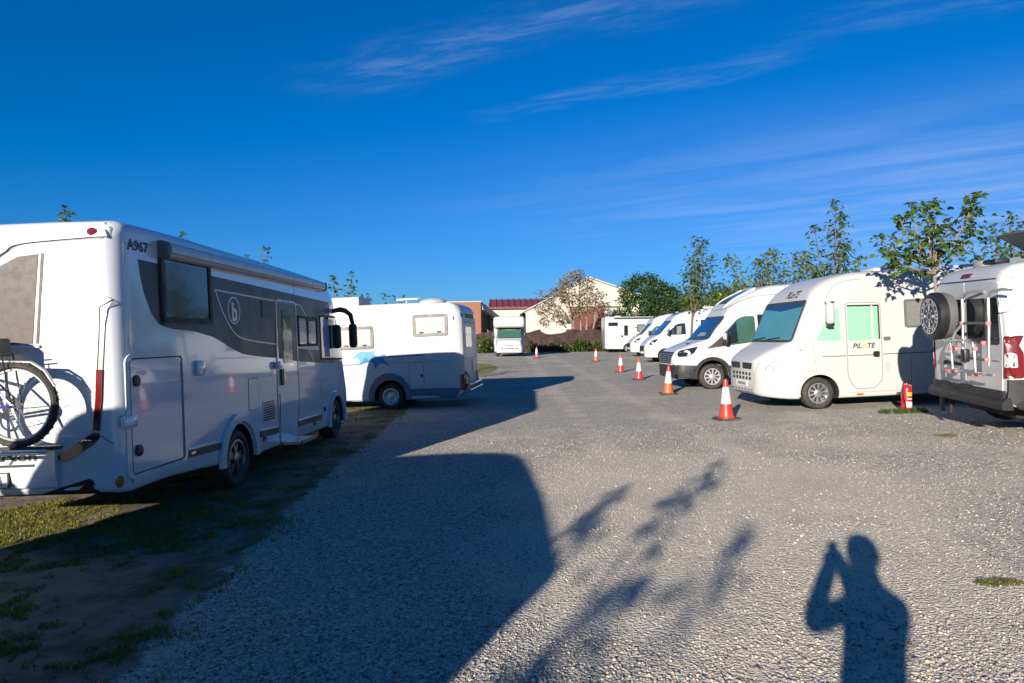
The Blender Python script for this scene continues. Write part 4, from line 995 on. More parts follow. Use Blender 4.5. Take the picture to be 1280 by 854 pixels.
# ------------------------------------------------------------------ low profile motorhomes further back
def low_profile(label, loc, yaw, tx, style, ext=0.):
    T = thing('motorhome', label, 'motorhome', loc, (tx, 0, R(yaw)), 'low profile motorhomes parked beyond the white van')
    ro = .10 if style else 0
    keys = [(-5.6 - ext, .45, 2.55 + ro, 1.08, 1.04, 1.04, .12, .06), (-5.5 - ext, .36, 2.72 + ro, 1.13, 1.1, 1.1, .14, .06), (-3, .34, 2.78 + ro, 1.15, 1.12, 1.12, .16, .05), (-1.9, .32, 2.76 + ro, 1.14, 1.11, 1.12, .18, .05), (-1.2, .31, 2.66 + ro, 1.10, 1.04, 1.08, .20, .05), (-.75, .31, 2.52 + ro, 1.05, .96, 1.03, .22, .05),
            (-.5, .31, 2.34 + ro * .5, 1.03, .92, 1.0, .16, .05), (-.42, .30, 2.20, 1.02, .90, 1.0, .12, .05), (-.2, .30, 1.98, 1.02, .88, 1.0, .12, .05), (.36, .29, 1.46, 1.01, .90, .99, .12, .05), (.5, .29, 1.39, .99, .86, .97, .16, .05), (.75, .29, 1.22, .94, .78, .91, .18, .06), (.92, .29, 1.05, .86, .70, .82, .14, .07), (1.0, .31, .92, .74, .62, .70, .08, .08), (1.03, .38, .78, .62, .55, .58, .06, .08)]
    _, b = shell('body', keys, 'white_paint', T, arches=((0, .35, .42), (-3.9, .35, .42)))
    P = lambda *a, **k: b.panel(*a, **k)
    chassis(T, -5.2, .8, .25, .7); axle_pair(T, (0, -3.9), .99, .335, 'alloy10' if style else 'hubcap', .21)
    ws = P('windscreen', rpoly([(-.84, 1.50), (.84, 1.50), (.76, 2.20), (-.76, 2.20)], .07), 'F', 'glass_blue', T, off=.006, grid=.1)
    b.frame('windscreen_seal', rpoly([(-.87, 1.47), (.87, 1.47), (.79, 2.22), (-.79, 2.22)], .07), .04, 'F', 'gap', ws, .009, grid=.1)
    for fc in 'LR':
        dw = rpoly([(-.08, 1.45), (-.50, 1.92), (-.72, 2.04), (-1.08, 2.06), (-1.10, 1.47)], .05); dg = P('door_window', dw, fc, 'glass_green' if style else 'glass_dark', T, off=.006)
        P('window_split', [(-.42, 1.46), (-.46, 1.46), (-.46, 1.86), (-.42, 1.83)], fc, 'gap', dg, off=.009)
        P('window_shade', [(-.62, 1.5), (-.85, 1.5), (-.9, 1.9), (-.66, 1.9)], fc, 'blind_grey', dg, off=.0075)
        b.frame('door_gap', rpoly([(.0, .62), (.0, 1.50), (-.48, 2.06), (-1.16, 2.14), (-1.18, .5), (-.5, .5)], .06), .012, fc, 'seam_grey', T, off=.004)
        P('headlight', rpoly([(.82, .98), (.62, 1.20), (.30, 1.30), (.40, 1.16), (.66, .96)], .03), fc, 'glass_dark', T, off=.008)
        P('lamp_reflector', ell(.62, 1.07, .07, .05, 14), fc, 'clear_lamp', T, off=.011)
        P('side_stripe', rpoly([(-.6, 1.16), (-1.8, 1.28), (-3.5, 1.30), (-3.5, 1.22), (-1.8, 1.18)], .02), fc, 'lettering_grey', T, off=.005)
        P('side_window', rrect(-1.88, 1.62, -2.75, 2.20, .05), fc, 'blind_brown' if style else 'glass_dark', T, off=.012)
        cab_wheel_lip(b, T, fc, .42, .465, .35, 'white_paint', 1.01, 0, .015)
    P('grille', rpoly([(-.5, .62), (.5, .62), (.55, .92), (-.55, .92)], .05), 'F', 'black_plastic', T, off=.01)
    P('front_lower', rrect(-.55, .36, .55, .50, .04), 'F', 'black_plastic', T, off=.008)
    P('number_plate', rrect(-.26, .52, .26, .62, .01), 'F', 'plate_white', T, off=.016)
    P('roof_line', ribbon([(-.5, 2.28), (-1.2, 2.36), (-1.9, 2.40)], .025), 'L', 'seam_grey', T, off=.006)
    P('front_skylight', rpoly([(-.5, -.72), (.5, -.72), (.5, -1.15), (-.5, -1.15)], .08), 'T', 'glass_dark', T, off=.02)
    for s in (-1, 1):
        arm = rbox('mirror_arm', (s * 1.06, -.16, 1.46), (.16, .08, .06), .02, 'black_plastic', T)
        rbox('mirror_head', (s * 1.18, -.17, 1.60), (.20, .12, .34), .05, 'black_plastic', arm)
    rbox('roof_hatch', (0, -2.6, 2.86 + ro), (.5, .6, .12), .04, 'white_gelcoat', T)
    if style:
        g = MB().tube([(-.8, -1.2, 2.72), (-.8, -1.5, 2.98), (-.8, -3.2, 3.0)], .02).tube([(.8, -1.2, 2.72), (.8, -1.5, 2.98), (.8, -3.2, 3.0)], .02)
        for y in (-1.6, -2.4, -3.2): g.tube([(-.8, y, 2.98), (.8, y, 2.98)], .018)
        g.build('roof_rack', 'black_plastic', T)
    return T
low_profile('white motorhome with rounded roof front, between the white van and the other motorhome noses', (8.05, 36.9, .17), 91, -.02, 0)
hidden_mh = low_profile('white motorhome just left of the viewer that casts the broad shadow on the gravel', (-4.83, 2.22, -.145), .2, 0, 0, .62)
hidden_mh.rotation_euler = (0, -.03, R(3.6)); del hidden_mh['group']
low_profile('white motorhome with a dark roof rack, its nose just in front of the boxy one', (9.05, 47.0, .19), 91, -.01, 1)

# ------------------------------------------------------------------ boxy motorhome at the far end
def boxy():
    T = thing('motorhome', 'boxy white motorhome standing side on at the far end beside the net fence', 'motorhome', (7.80, 58.2, .2), (0, 0, R(-89)))
    keys = [(0, .36, 2.92, 1.08, 1.08, 1.06, .06, .04), (.04, .31, 2.97, 1.12, 1.11, 1.1, .07, .04), (2, .28, 2.99, 1.12, 1.11, 1.1, .07, .04), (4.6, .26, 2.97, 1.12, 1.11, 1.1, .07, .04), (5.4, .26, 2.75, 1.1, 1.08, 1.08, .15, .04), (5.8, .28, 2.3, 1.05, 1.0, 1.03, .2, .05), (6.6, .3, 1.3, 1.0, .95, .98, .2, .05), (7.0, .35, .95, .85, .8, .82, .15, .06)]
    _, b = shell('body', keys, 'white_paint', T, arches=((1.9, .34, .42), (5.9, .34, .42)))
    P = lambda *a, **k: b.panel(*a, **k)
    chassis(T, .2, 6.6, .25, .7); axle_pair(T, (1.9, 5.9), 1.08, .335, 'hubcap', .21)
    P('high_window', rrect(.25, 2.22, 1.05, 2.52, .04), 'R', 'glass_dark', T, off=.014)
    dp = rrect(1.27, .52, 1.98, 2.50, .06); dr = P('entrance_door', dp, 'R', 'white_paint', T, off=.008); b.frame('door_gap', inset(dp, -.01), .03, 'R', 'seam_grey', dr, .010)
    P('door_window', rrect(1.57, 1.40, 1.89, 2.26, .04), 'R', 'glass_dark', dr, off=.014); P('door_handle', rrect(1.34, 1.28, 1.48, 1.44, .03), 'R', 'black_plastic', dr, off=.03)
    wq = rrect(2.66, 1.72, 3.32, 2.34, .05); wf = P('side_window', wq, 'R', 'blind_grey', T, off=.012); b.frame('window_frame', wq, .08, 'R', 'gap', wf, .02)
    P('side_flash', [(2.30, 2.16), (2.66, 2.12), (2.66, 1.98)], 'R', 'lettering_grey', T, off=.005); P('side_flash', [(3.34, 2.18), (3.9, 2.1), (3.34, 2.0)], 'R', 'lettering_grey', T, off=.005)
    gp = rrect(.22, .62, .95, 1.72, .05); gd = P('garage_door', gp, 'R', 'white_paint', T, off=.008); b.frame('door_gap', inset(gp, -.01), .025, 'R', 'seam_grey', gd, .010)
    aw = MB().box((1.16, 2.7, 2.87), (.12, 3.9, .11)).build('awning_case', 'black_plastic', T, smooth=False)
    P('skirt_line', ribbon([(.05, .46), (4.5, .44)], .02), 'R', 'seam_grey', T, off=.004)
    rbox('roof_hatch', (0, 1.2, 3.04), (.5, .5, .12), .04, 'white_gelcoat', T)
boxy()

# ------------------------------------------------------------------ overcab motorhome facing us at the end of the lot
def overcab():
    T = thing('motorhome', 'white overcab motorhome facing the lot in front of the red roofed building', 'motorhome', (-.20, 49.1, .2), (0, 0, R(180)))
    keys = [(-5.6, .45, 2.75, 1.1, 1.05, 1.05, .12, .06), (-5.5, .36, 2.85, 1.15, 1.13, 1.13, .14, .06), (-1.9, .32, 2.85, 1.16, 1.14, 1.14, .14, .05), (-1.6, .31, 2.84, 1.1, 1.08, 1.04, .14, .05), (-1.5, .31, 2.15, .99, .9, .97, .12, .05),
            (-1.0, .30, 2.1, .98, .84, .97, .1, .05), (-.62, .30, 1.35, .98, .9, .97, .1, .05), (-.1, .27, 1.1, .95, .84, .93, .14, .06), (.0, .28, .95, .9, .8, .86, .12, .07), (.05, .33, .75, .82, .75, .78, .1, .08)]
    _, b = shell('cab_body', keys, 'white_paint', T, arches=((-.95, .34, .40), (-4.4, .34, .40)))
    k2 = [(-2.2, 2.08, 2.86, 1.16, 1.14, 1.14, .14, .08), (-1.0, 2.08, 2.90, 1.16, 1.14, 1.13, .16, .10), (-.55, 2.09, 2.90, 1.15, 1.13, 1.12, .2, .12), (-.36, 2.12, 2.86, 1.12, 1.09, 1.09, .2, .12), (-.28, 2.2, 2.76, 1.05, 1.02, 1.02, .2, .12)]
    o2, b2 = shell('overcab_bed', k2, 'white_paint', T, bottom='white_paint')
    P = lambda *a, **k: b.panel(*a, **k)
    chassis(T, -5.2, -.2, .25, .7, .7); axle_pair(T, (-.95, -4.4), .97, .335, 'hubcap', .21)
    ws = P('windscreen', rpoly([(-.84, 1.36), (.84, 1.36), (.80, 2.04), (-.80, 2.04)], .06), 'F', 'glass_green', T, off=.008)
    b.frame('windscreen_seal', rpoly([(-.88, 1.32), (.88, 1.32), (.84, 2.06), (-.84, 2.06)], .06), .06, 'F', 'gap', ws, .012)
    P('badge_line', rrect(-.32, .80, .32, .85, .01), 'F', 'gap', T, off=.008)
    for s in (-1, 1):
        P('headlight', rpoly([(s * .42, .80), (s * .84, .84), (s * .86, 1.0), (s * .6, .93)], .02), 'F', 'clear_lamp', T, off=.01)
        P('lower_slot', rrect(s * .44, .55, s * .62, .62, .01), 'F', 'gap', T, off=.008)
        arm = rbox('mirror_arm', (s * 1.02, -.86, 1.42), (.16, .08, .06), .02, 'black_plastic', T); rbox('mirror_head', (s * 1.15, -.85, 1.54), (.16, .12, .36), .05, 'black_plastic', arm)
    for k in range(4): P('intake_slot', rrect(-.33 + k * .17, .55, -.20 + k * .17, .62, .01), 'F', 'gap', T, off=.008)
    P('number_plate', rrect(-.26, .40, .26, .50, .01), 'F', 'plate_white', T, off=.012)
    b2.text('lettering', 'Riviera', 'F', .95, 2.22, .13, 'seam_grey', T, off=.004, rev=True) if False else None
    P('side_window', rrect(-2.3, 1.6, -3.1, 2.1, .05), 'L', 'glass_dark', T, off=.012); P('side_window', rrect(-1.05, 1.42, -1.55, 1.95, .05), 'L', 'glass_dark', T, off=.012)
    P('entrance_door', rrect(-3.4, .5, -4.1, 2.3, .06), 'L', 'white_paint', T, off=.01)
    rbox('roof_hatch', (0, -1.2, 2.94), (.6, .5, .12), .05, 'white_gelcoat', T)
overcab()

# ------------------------------------------------------------------ second motorhome on the left
def blue_figure_motorhome():
    T = thing('motorhome', 'white motorhome with blue dolphin shapes on its side, parked ahead of the grey banded one', 'motorhome', (-2.88, 17.70, -.09), (-.03, 0, R(84)))
    keys = [(-1.87, .52, 2.22, 1.0, .92, .96, .22, .08), (-1.84, .40, 2.36, 1.05, 1.0, 1.02, .22, .08), (-1.77, .30, 2.46, 1.08, 1.05, 1.06, .16, .06), (-1.66, .24, 2.52, 1.10, 1.085, 1.09, .10, .05), (-1.5, .23, 2.55, 1.10, 1.09, 1.09, .07, .05), (.2, .23, 2.58, 1.10, 1.09, 1.09, .07, .05), (1.2, .24, 2.58, 1.10, 1.09, 1.09, .07, .05),
            (2.6, .25, 2.56, 1.10, 1.08, 1.09, .1, .05), (3.2, .26, 2.4, 1.08, 1.0, 1.06, .16, .05), (3.6, .27, 2.1, 1.04, .92, 1.02, .14, .05), (4.2, .28, 1.4, 1.0, .9, .98, .14, .05), (4.7, .3, 1.1, .9, .76, .86, .14, .06), (4.85, .4, .85, .7, .6, .66, .1, .07)]
    _, b = shell('body', keys, 'white_gelcoat', T, arches=((-.03, .32, .40), (3.75, .32, .40)))
    P = lambda *a, **k: b.panel(*a, **k)
    chassis(T, -1.5, 4.4, .2, .7); axle_pair(T, (-.03, 3.75), 1.06, .315, 'hubcap', .2)
    for fc in 'LR':
        P('skirt', [(-.42, .235), (-1.70, .24), (-1.76, .48), (-.47, .49)], fc, 'skirt_grey', T, off=.012)
        o_, i_ = [], []
        for k in range(23):
            a = R(-10 + 200 * k / 22); o_.append((-.02 + .52 * math.cos(a), max(.24, .34 + .55 * math.sin(a)))); i_.append((-.02 + .40 * math.cos(a), max(.24, .33 + .40 * math.sin(a))))
        P('wheel_arch_cover', o_ + i_[::-1], fc, 'skirt_grey', T, off=.03, flatdepth=1.095, grid=9)
        P('skirt', [(.50, .235), (3.3, .25), (3.3, .49), (.50, .49)], fc, 'white_gelcoat', T, off=.010)
    P('arch_lamp', ell(.40, .70, .035, .03, 12), 'L', 'clear_lamp', T, off=.04); P('arch_marker', rrect(.06, .74, .20, .80, .01), 'L', 'orange_lamp', T, off=.04)
    for (y0, y1, z0, z1) in ((-.65, -1.52, 1.745, 2.285), (.33, 1.25, 1.495, 2.06)):
        wq = rrect(y0, z0, y1, z1, .06); wf = P('side_window', inset(wq, .03), 'L', 'blind_pale', T, off=.010); b.frame('window_frame', wq, .075, 'L', 'frame_grey', wf, .026)
        for q in (.25, .75): P('window_catch', rrect(y0 + (y1 - y0) * q - .05, z0 + .085, y0 + (y1 - y0) * q + .05, z0 + .115, .01), 'L', 'gap', wf, off=.03)
    hp = rrect(-.52, .53, -.88, 1.12, .06); hd = P('service_hatch', hp, 'L', 'white_gelcoat', T, off=.008); b.frame('hatch_gap', inset(hp, -.008), .014, 'L', 'seam_grey', hd, .009)
    P('hatch_lock', ell(-.83, .80, .028, .04, 12), 'L', 'gap', hd, off=.02)
    P('side_stripe', [(.05, 1.275), (-.90, 1.285), (-.93, 1.30), (-.86, 1.312), (.05, 1.305)], 'L', 'stripe_blue', T, off=.004)
    P('side_stripe', [(2.5, 1.105), (.72, 1.115), (.72, 1.145), (2.5, 1.135)], 'L', 'stripe_blue', T, off=.004)
    P('side_stripe', [(.05, 1.135), (-1.78, 1.15), (-1.78, 1.16), (.05, 1.145)], 'L', 'seam_grey', T, off=.003)
    fig1 = smoothline([(.83, 1.24), (.74, 1.34), (.62, 1.40), (.50, 1.39), (.40, 1.385), (.33, 1.41), (.29, 1.40), (.33, 1.36), (.26, 1.30), (.14, 1.24), (.28, 1.26), (.40, 1.27), (.50, 1.29), (.60, 1.22), (.70, 1.12), (.66, 1.22), (.58, 1.31), (.68, 1.31), (.78, 1.26)], 3)
    fig2 = smoothline([(.50, 1.29), (.38, 1.32), (.22, 1.30), (.15, 1.335), (.08, 1.33), (.08, 1.28), (.12, 1.25), (.05, 1.17), (.0, 1.10), (.10, 1.15), (.20, 1.16), (.32, 1.06), (.34, 1.15), (.44, 1.22)], 3)
    up = lambda f: [(.44 + (a - .44) * 1.12 + .02, 1.245 + (z - 1.245) * 1.3) for a, z in f]; fig1, fig2 = up(fig1), up(fig2)
    P('dolphin_shape', fig1, 'L', 'figure_cyan', T, off=.005, grid=9); P('dolphin_shape', fig2, 'L', 'figure_cyan', T, off=.0065, grid=9)
    P('side_lamp', rrect(-1.645, 2.12, -1.67, 2.20, .006), 'L', 'gap', T, off=.012)
    # back
    P('back_band', rpoly([(-1.0, 2.17), (1.0, 2.17), (1.0, 2.28), (-1.0, 2.28)], .03), 'B', 'glass_blue', T, off=.012)
    wq = rrect(-.75, 1.45, .15, 1.95, .05); P('back_window', wq, 'B', 'glass_dark', T, off=.012)
    for z in (2.05, 1.15): P('back_seam', [(-1.02, z), (1.02, z), (1.02, z + .02), (-1.02, z + .02)], 'B', 'stripe_blue', T, off=.005)
    P('number_plate', rrect(.1, .80, .65, 1.12, .02), 'B', 'blind_pale', T, off=.016)
    for s in (-1, 1): P('rear_lamp', rrect(s * .80, .42, s * 1.04, .80, .04), 'B', 'red_lamp', T, off=.03); P('rear_lamp', rrect(-1.76, .42, -1.845, .80, .03), 'LR'[s > 0], 'red_lamp', T, off=.02)
    bp = MB().tube([(-.95, -1.95, .52), (.95, -1.95, .52)], .035).tube([(-.95, -1.97, .40), (.95, -1.97, .40)], .03)
    for x in (-.9, -.3, .3, .9): bp.tube([(x, -1.7, .46), (x, -1.98, .46)], .025)
    bp.build('rear_bumper_bars', 'chrome', T)
    MB().tube([(-.95, -1.95, .40), (-.98, -1.98, .70), (-.9, -1.88, .86)], .03).build('bumper_hoop', 'silver_paint', T)
    # roof
    rbox('roof_unit', (-.55, 1.05, 2.68), (.95, .75, .24), .06, 'white_gelcoat', T)
    MB().lathe([(.34, 0), (.34, .04), (.28, .09), (.12, .12), (.001, .125)], (-.5, -1.05, 2.575), 'Z', 20).build('roof_dome', 'old_white', T)
    an = MB().tube([(-.5, -.38, 2.56), (-.5, -.38, 2.68)], .025).box((-.5, -.40, 2.70), (.14, .55, .04)).tube([(-.5, -.12, 2.70), (-.5, -.72, 2.71)], .015); an.build('antenna', 'old_white', T)
    rbox('roof_hatch', (.2, .1, 2.60), (.5, .5, .08), .03, 'old_white', T)
blue_figure_motorhome()

# ------------------------------------------------------------------ campervans (backs to the lot)
def campervan(label, loc, rot, full=True):
    T = thing('campervan', label, 'campervan', loc, rot)
    keys = [(0, .60, 2.14, .96, .80, .95, .10, .05), (.02, .52, 2.20, .99, .83, .97, .12, .05), (.07, .46, 2.27, 1.005, .86, .99, .14, .05), (.18, .42, 2.33, 1.02, .89, 1.0, .15, .05), (.5, .40, 2.37, 1.03, .91, 1.01, .15, .05), (1.2, .38, 2.38, 1.03, .92, 1.01, .15, .05), (3.6, .34, 2.37, 1.03, .91, 1.01, .15, .05), (4.05, .33, 2.33, 1.03, .90, 1.01, .16, .05),
            (4.25, .32, 2.22, 1.03, .88, 1.01, .16, .05), (4.45, .32, 2.0, 1.03, .88, 1.01, .12, .05), (4.95, .31, 1.5, 1.02, .90, 1.0, .12, .05), (5.1, .30, 1.40, 1.0, .86, .98, .15, .05), (5.35, .30, 1.22, .94, .78, .91, .18, .06), (5.5, .31, 1.02, .85, .7, .82, .14, .07), (5.58, .35, .85, .7, .6, .66, .1, .08)]
    _, b = shell('body', keys, 'white_paint', T, arches=((.98, .35, .42), (4.5, .35, .42)))
    P = lambda *a, **k: b.panel(*a, **k)
    chassis(T, .3, 5.2, .25, .7); axle_pair(T, (.98, 4.5), .99, .335, 'hubcap', .21)
    ws = P('windscreen', rpoly([(-.84, 1.54), (.84, 1.54), (.78, 2.18), (-.78, 2.18)], .07), 'F', 'glass_dark', T, off=.006, grid=.1)
    for fc in 'LR':
        P('door_window', rpoly([(4.55, 1.5), (4.1, 1.94), (3.5, 2.0), (3.5, 1.5)], .05), fc, 'glass_dark', T, off=.006)
        P('side_window', rrect(.65, 1.42, 1.9, 1.95, .06), fc, 'glass_dark', T, off=.008)
        P('lower_trim', [(1.5, .62), (3.9, .62), (3.9, .42), (1.5, .42)], fc, 'bumper_plastic', T, off=.015)
        cab_wheel_lip(b, T, fc, .42, .48, .35, 'bumper_plastic', 1.015, .98, .015)
        P('bumper_corner', [(.02, .82), (.02, .46), (.52, .40), (.50, .72), (.38, .82)], fc, 'bumper_plastic', T, off=.03)
        P('rail_groove', ribbon([(.4, 1.18), (3.4, 1.18)], .02), fc, 'seam_grey', T, off=.003)
    for s in (-1, 1):
        arm = rbox('mirror_arm', (s * 1.07, 4.35, 1.48), (.16, .08, .06), .02, 'black_plastic', T); rbox('mirror_head', (s * 1.18, 4.33, 1.62), (.20, .12, .34), .05, 'black_plastic', arm)
        P('rear_lamp', rpoly([(s * 1.0, 1.40), (s * .95, 1.36), (s * .925, .84), (s * 1.0, .84)], .02), 'B', 'red_lamp', T, off=.02)
        P('rear_lamp', rpoly([(.0, 1.40), (.08, 1.36), (.17, 1.16), (.17, .84), (.0, .84)], .03), 'LR'[s > 0], 'red_lamp', T, off=.018)
        P('reversing_lamp', rpoly([(.02, 1.18), (.09, 1.15), (.10, .98), (.02, .98)], .02), 'LR'[s > 0], 'clear_lamp', T, off=.022)
        P('reversing_lamp', rpoly([(s * .99, 1.18), (s * .955, 1.16), (s * .945, .98), (s * .99, .98)], .02), 'B', 'clear_lamp', T, off=.024)
    # back doors
    for s in (-1, 1):
        dp = rpoly([(s * .012, .62), (s * .86, .62), (s * .90, 1.30), (s * .80, 2.12), (s * .012, 2.14)], .05)
        d = P('back_door', dp, 'B', 'white_paint', T, off=.014)
        P('door_glass', rpoly([(s * .06, 1.27), (s * .84, 1.27), (s * .80, 1.90), (s * .06, 1.90)], .05), 'B', 'glass_dark', d, off=.020)
        P('hinge', rrect(s * .86, 1.70, s * .93, 1.86, .02), 'B', 'white_paint', d, off=.035)
        P('number_recess' if s < 0 else 'door_badge', rrect(-.62, .78, -.16, .90, .03) if s < 0 else rrect(.66, 1.045, .84, 1.065, .005), 'B', 'plate_white' if s < 0 else 'seam_grey', d, off=.02)
    P('grab_handle', rpoly([(-.64, .925), (-.12, .93), (-.16, .97), (-.60, .985)], .02), 'B', 'gap', T, off=.03)
    P('roof_seam', ribbon([(-.88, 2.155), (.88, 2.155)], .014), 'B', 'gap', T, off=.006)
    P('brake_lamp', rrect(-.12, 2.205, .12, 2.25, .015), 'B', 'red_lamp', T, off=.02)
    bp = MB().prism([(.02, .585), (-.03, .575), (-.085, .53), (-.095, .46), (-.08, .42), (.05, .42)], lambda a, z, d: (d, a, z), -1.0, 1.0).build('rear_bumper', 'bumper_plastic', T, angle=30)
    MB().box((0, -.015, .60), (1.86, .06, .13)).build('bumper_apron', 'bumper_plastic', T, smooth=False)
    MB().tube([(-.55, .05, .40), (-.55, .02, .18)], .03).build('mud_flap', 'underbody', T)
    if not full: return T
    # roof gear
    sk = MB().box((.55, .95, 2.41), (.75, .9, .08)).build('skylight_base', 'white_gelcoat', T, smooth=False)
    lid = rbox('skylight_lid', (.60, .62, 2.60), (.72, .62, .035), .015, 'glass_shade', T, rot=(R(-32), 0, 0))
    rbox('lid_frame', (.60, .625, 2.578), (.80, .70, .03), .012, 'frame_grey', T, rot=(R(-32), 0, 0))
    rbox('roof_vent', (-.05, .45, 2.42), (.34, .22, .07), .03, 'black_plastic', T)
    rbox('roof_box', (-.55, .7, 2.42), (.3, .5, .10), .03, 'old_white', T)
    rl = MB().tube([(-.72, .3, 2.42), (-.72, 3.6, 2.44)], .02).tube([(.80, .3, 2.42), (.80, 3.6, 2.44)], .02); rl.build('roof_rail', 'black_plastic', T)
    # spare wheel on the left back door
    sx, sz = -.27, 1.67
    tw = MB().lathe([(.30, -.36), (.335, -.34), (.345, -.28), (.345, -.17), (.32, -.11), (.2, -.09), (.001, -.09)], (sx, 0, sz), 'Y', 36).build('spare_wheel', 'frame_grey', T)
    MB().lathe([(.352, -.25), (.352, -.33), (.325, -.365), (.262, -.37), (.262, -.30), (.33, -.25)], (sx, 0, sz), 'Y', 36, close=True).build('wheel_cover_band', 'black_plastic', tw)
    MB().lathe([(.262, -.368), (.258, -.374), (.001, -.376)], (sx, 0, sz), 'Y', 36).build('cover_face', 'alloy_dark', tw)
    e = MB()
    def arcring(r0, r1, a0, a1, n=6, y=-.380):
        V = []
        for k in range(n + 1):
            a = R(a0 + (a1 - a0) * k / n); V += [(sx + r0 * math.cos(a), y, sz + r0 * math.sin(a)), (sx + r1 * math.cos(a), y, sz + r1 * math.sin(a))]
        e.add(V, [(2 * k, 2 * k + 1, 2 * k + 3, 2 * k + 2) for k in range(n)])
    arcring(.250, .262, 0, 360, 36); arcring(.178, .188, 0, 360, 36); arcring(.05, .06, 0, 360, 20)
    for k in range(26):
        if k % 3 != 2: arcring(.200, .240, k * 360 / 26 + 2, k * 360 / 26 + 9, 1)
    for k in range(8):
        arcring(.075, .165, k * 45 - 9, k * 45 + 9, 2) if k % 2 == 0 else arcring(.085, .13, k * 45 - 5, k * 45 + 5, 2)
    e.build('round_emblem', 'logo_white', tw, smooth=False)
    return T
campervan('white campervan with rear ladder rack and spare wheel on its back door', (6.62, 9.90, .218), (.03, .025, R(-97)), True)
def van_bike_rack():
    T = thing('bike_rack', 'empty pink and silver bicycle carrier clamped on the campervan back doors', 'bike carrier', (6.605, 9.76, .218), (.03, .025, R(-97)))
    for x in (.10, .74):
        MB().tube([(x + .28, -.03, 1.985), (x + .18, -.10, 2.0), (x + .06, -.16, 1.97), (x, -.17, 1.90), (x, -.17, 1.56), (x - .02, -.17, 1.0)], .020, 8).build('upright', 'aluminium', T)
    MB().tube([(.10, -.17, 1.56), (.74, -.17, 1.56)], .018).build('cross_bar', 'frame_grey', T)
    MB().tube([(.10, -.17, 1.55), (.0, -.22, 1.44), (-.03, -.25, 1.34), (.02, -.25, 1.26), (.08, -.24, 1.22)], .020, 8).build('bent_arm', 'aluminium', T)
    MB().tube([(-.10, -.22, .88), (-.10, -.24, 1.28), (.0, -.25, 1.33), (.40, -.25, 1.33), (.49, -.25, 1.30), (.53, -.25, 1.20), (.53, -.24, .88)], .018, 8).build('wheel_hoop', 'aluminium', T)
    MB().tube([(-.16, -.30, .86), (.15, -.30, .92), (.5, -.32, .90), (.85, -.30, .90)], .016).tube([(-.16, -.18, .87), (.85, -.18, .88)], .016).build('platform_rail', 'aluminium', T)
    MB().tube([(-.02, -.22, 1.08), (.74, -.22, 1.08)], .016).build('cross_bar', 'frame_grey', T)
    for p in ((.10, -.18, 1.56), (.74, -.18, 1.56), (-.10, -.24, 1.20), (.08, -.25, 1.20), (.53, -.24, 1.22), (.72, -.2, 1.08), (.66, -.2, 1.30), (.10, -.22, 1.08)):
        rbox('red_clamp', p, (.055, .06, .055), .012, 'clamp_red', T)
    for p in ((-.10, -.24, .875), (.54, -.24, .875)): rbox('wheel_clamp', p, (.15, .16, .05), .015, 'clamp_red', T)
    rbox('wheel_block', (.34, -.27, 1.12), (.12, .08, .18), .02, 'black_plastic', T)
D('clamp_red', (.50, .16, .16), .5)
van_bike_rack()

# ------------------------------------------------------------------ traffic cones
def cone_proto():
    T = thing('traffic_cone', '', 'traffic cone', (0, 0, 0), (0, 0, .3), 'traffic cones marking the parking row')
    bm = bmesh.new(); bmesh.ops.create_cube(bm, size=1)
    for v in bm.verts: v.co = Vector((v.co.x * .42, v.co.y * .42, .018 + v.co.z * .036))
    bmesh.ops.bevel(bm, geom=[e for e in bm.edges if abs(e.verts[0].co.z - e.verts[1].co.z) > .01], offset=.07, segments=3, affect='EDGES')
    link('base', frombm('base', bm, 'cone_base'), T)
    r = lambda z: .128 - (.128 - .034) * (z - .036) / (.72 - .036)
    MB().lathe([(.155, .030), (.15, .045), (r(.05) + .004, .055), (r(.29), .29), (.02, .29)], n=28).build('lower_cone', 'cone_red', T)
    MB().lathe([(r(.29) + .003, .286), (r(.58) + .003, .584), (r(.58) - .004, .586), (r(.29) - .004, .286)], n=28, close=True).build('reflective_band', 'cone_white', T)
    MB().lathe([(r(.58), .583), (r(.70), .70), (r(.72) - .003, .718), (.022, .722), (.018, .70), (.018, .60)], n=28).build('cone_top', 'cone_red', T)
    return T
c0 = cone_proto()
CONES = [(3.83, 12.23, .0, 'nearest traffic cone, deep red, standing before the nose of the cream motorhome', None),
         (4.00, 17.56, .035, 'traffic cone with an orange foot, beside the black bumper of the white van', 'cone_orange'),
         (4.30, 23.18, .0, 'traffic cone just left of the white van nose, third from the front', None),
         (4.44, 27.97, -.035, 'smaller looking traffic cone fourth from the front in the right row', None),
         (4.86, 39.62, .01, 'traffic cone farthest along the right row, before the boxy motorhome', 'cone_orange'),
         (1.69, 46.8, .02, 'lone traffic cone beside the overcab motorhome near the net fence', 'cone_orange')]
for i, (x, y, tl, lb, om) in enumerate(CONES):
    c = c0 if i == 0 else copytree(c0)
    c.location = (x, y, gz(x, y) + .008); c.rotation_euler = (tl, .02 * ((i * 7) % 3 - 1), .3 + i * .7); c['label'] = lb
    if om:
        for ch in c.children:
            if ch.name.startswith('lower_cone'): ch.data = ch.data.copy(); ch.data.materials[0] = M[om]

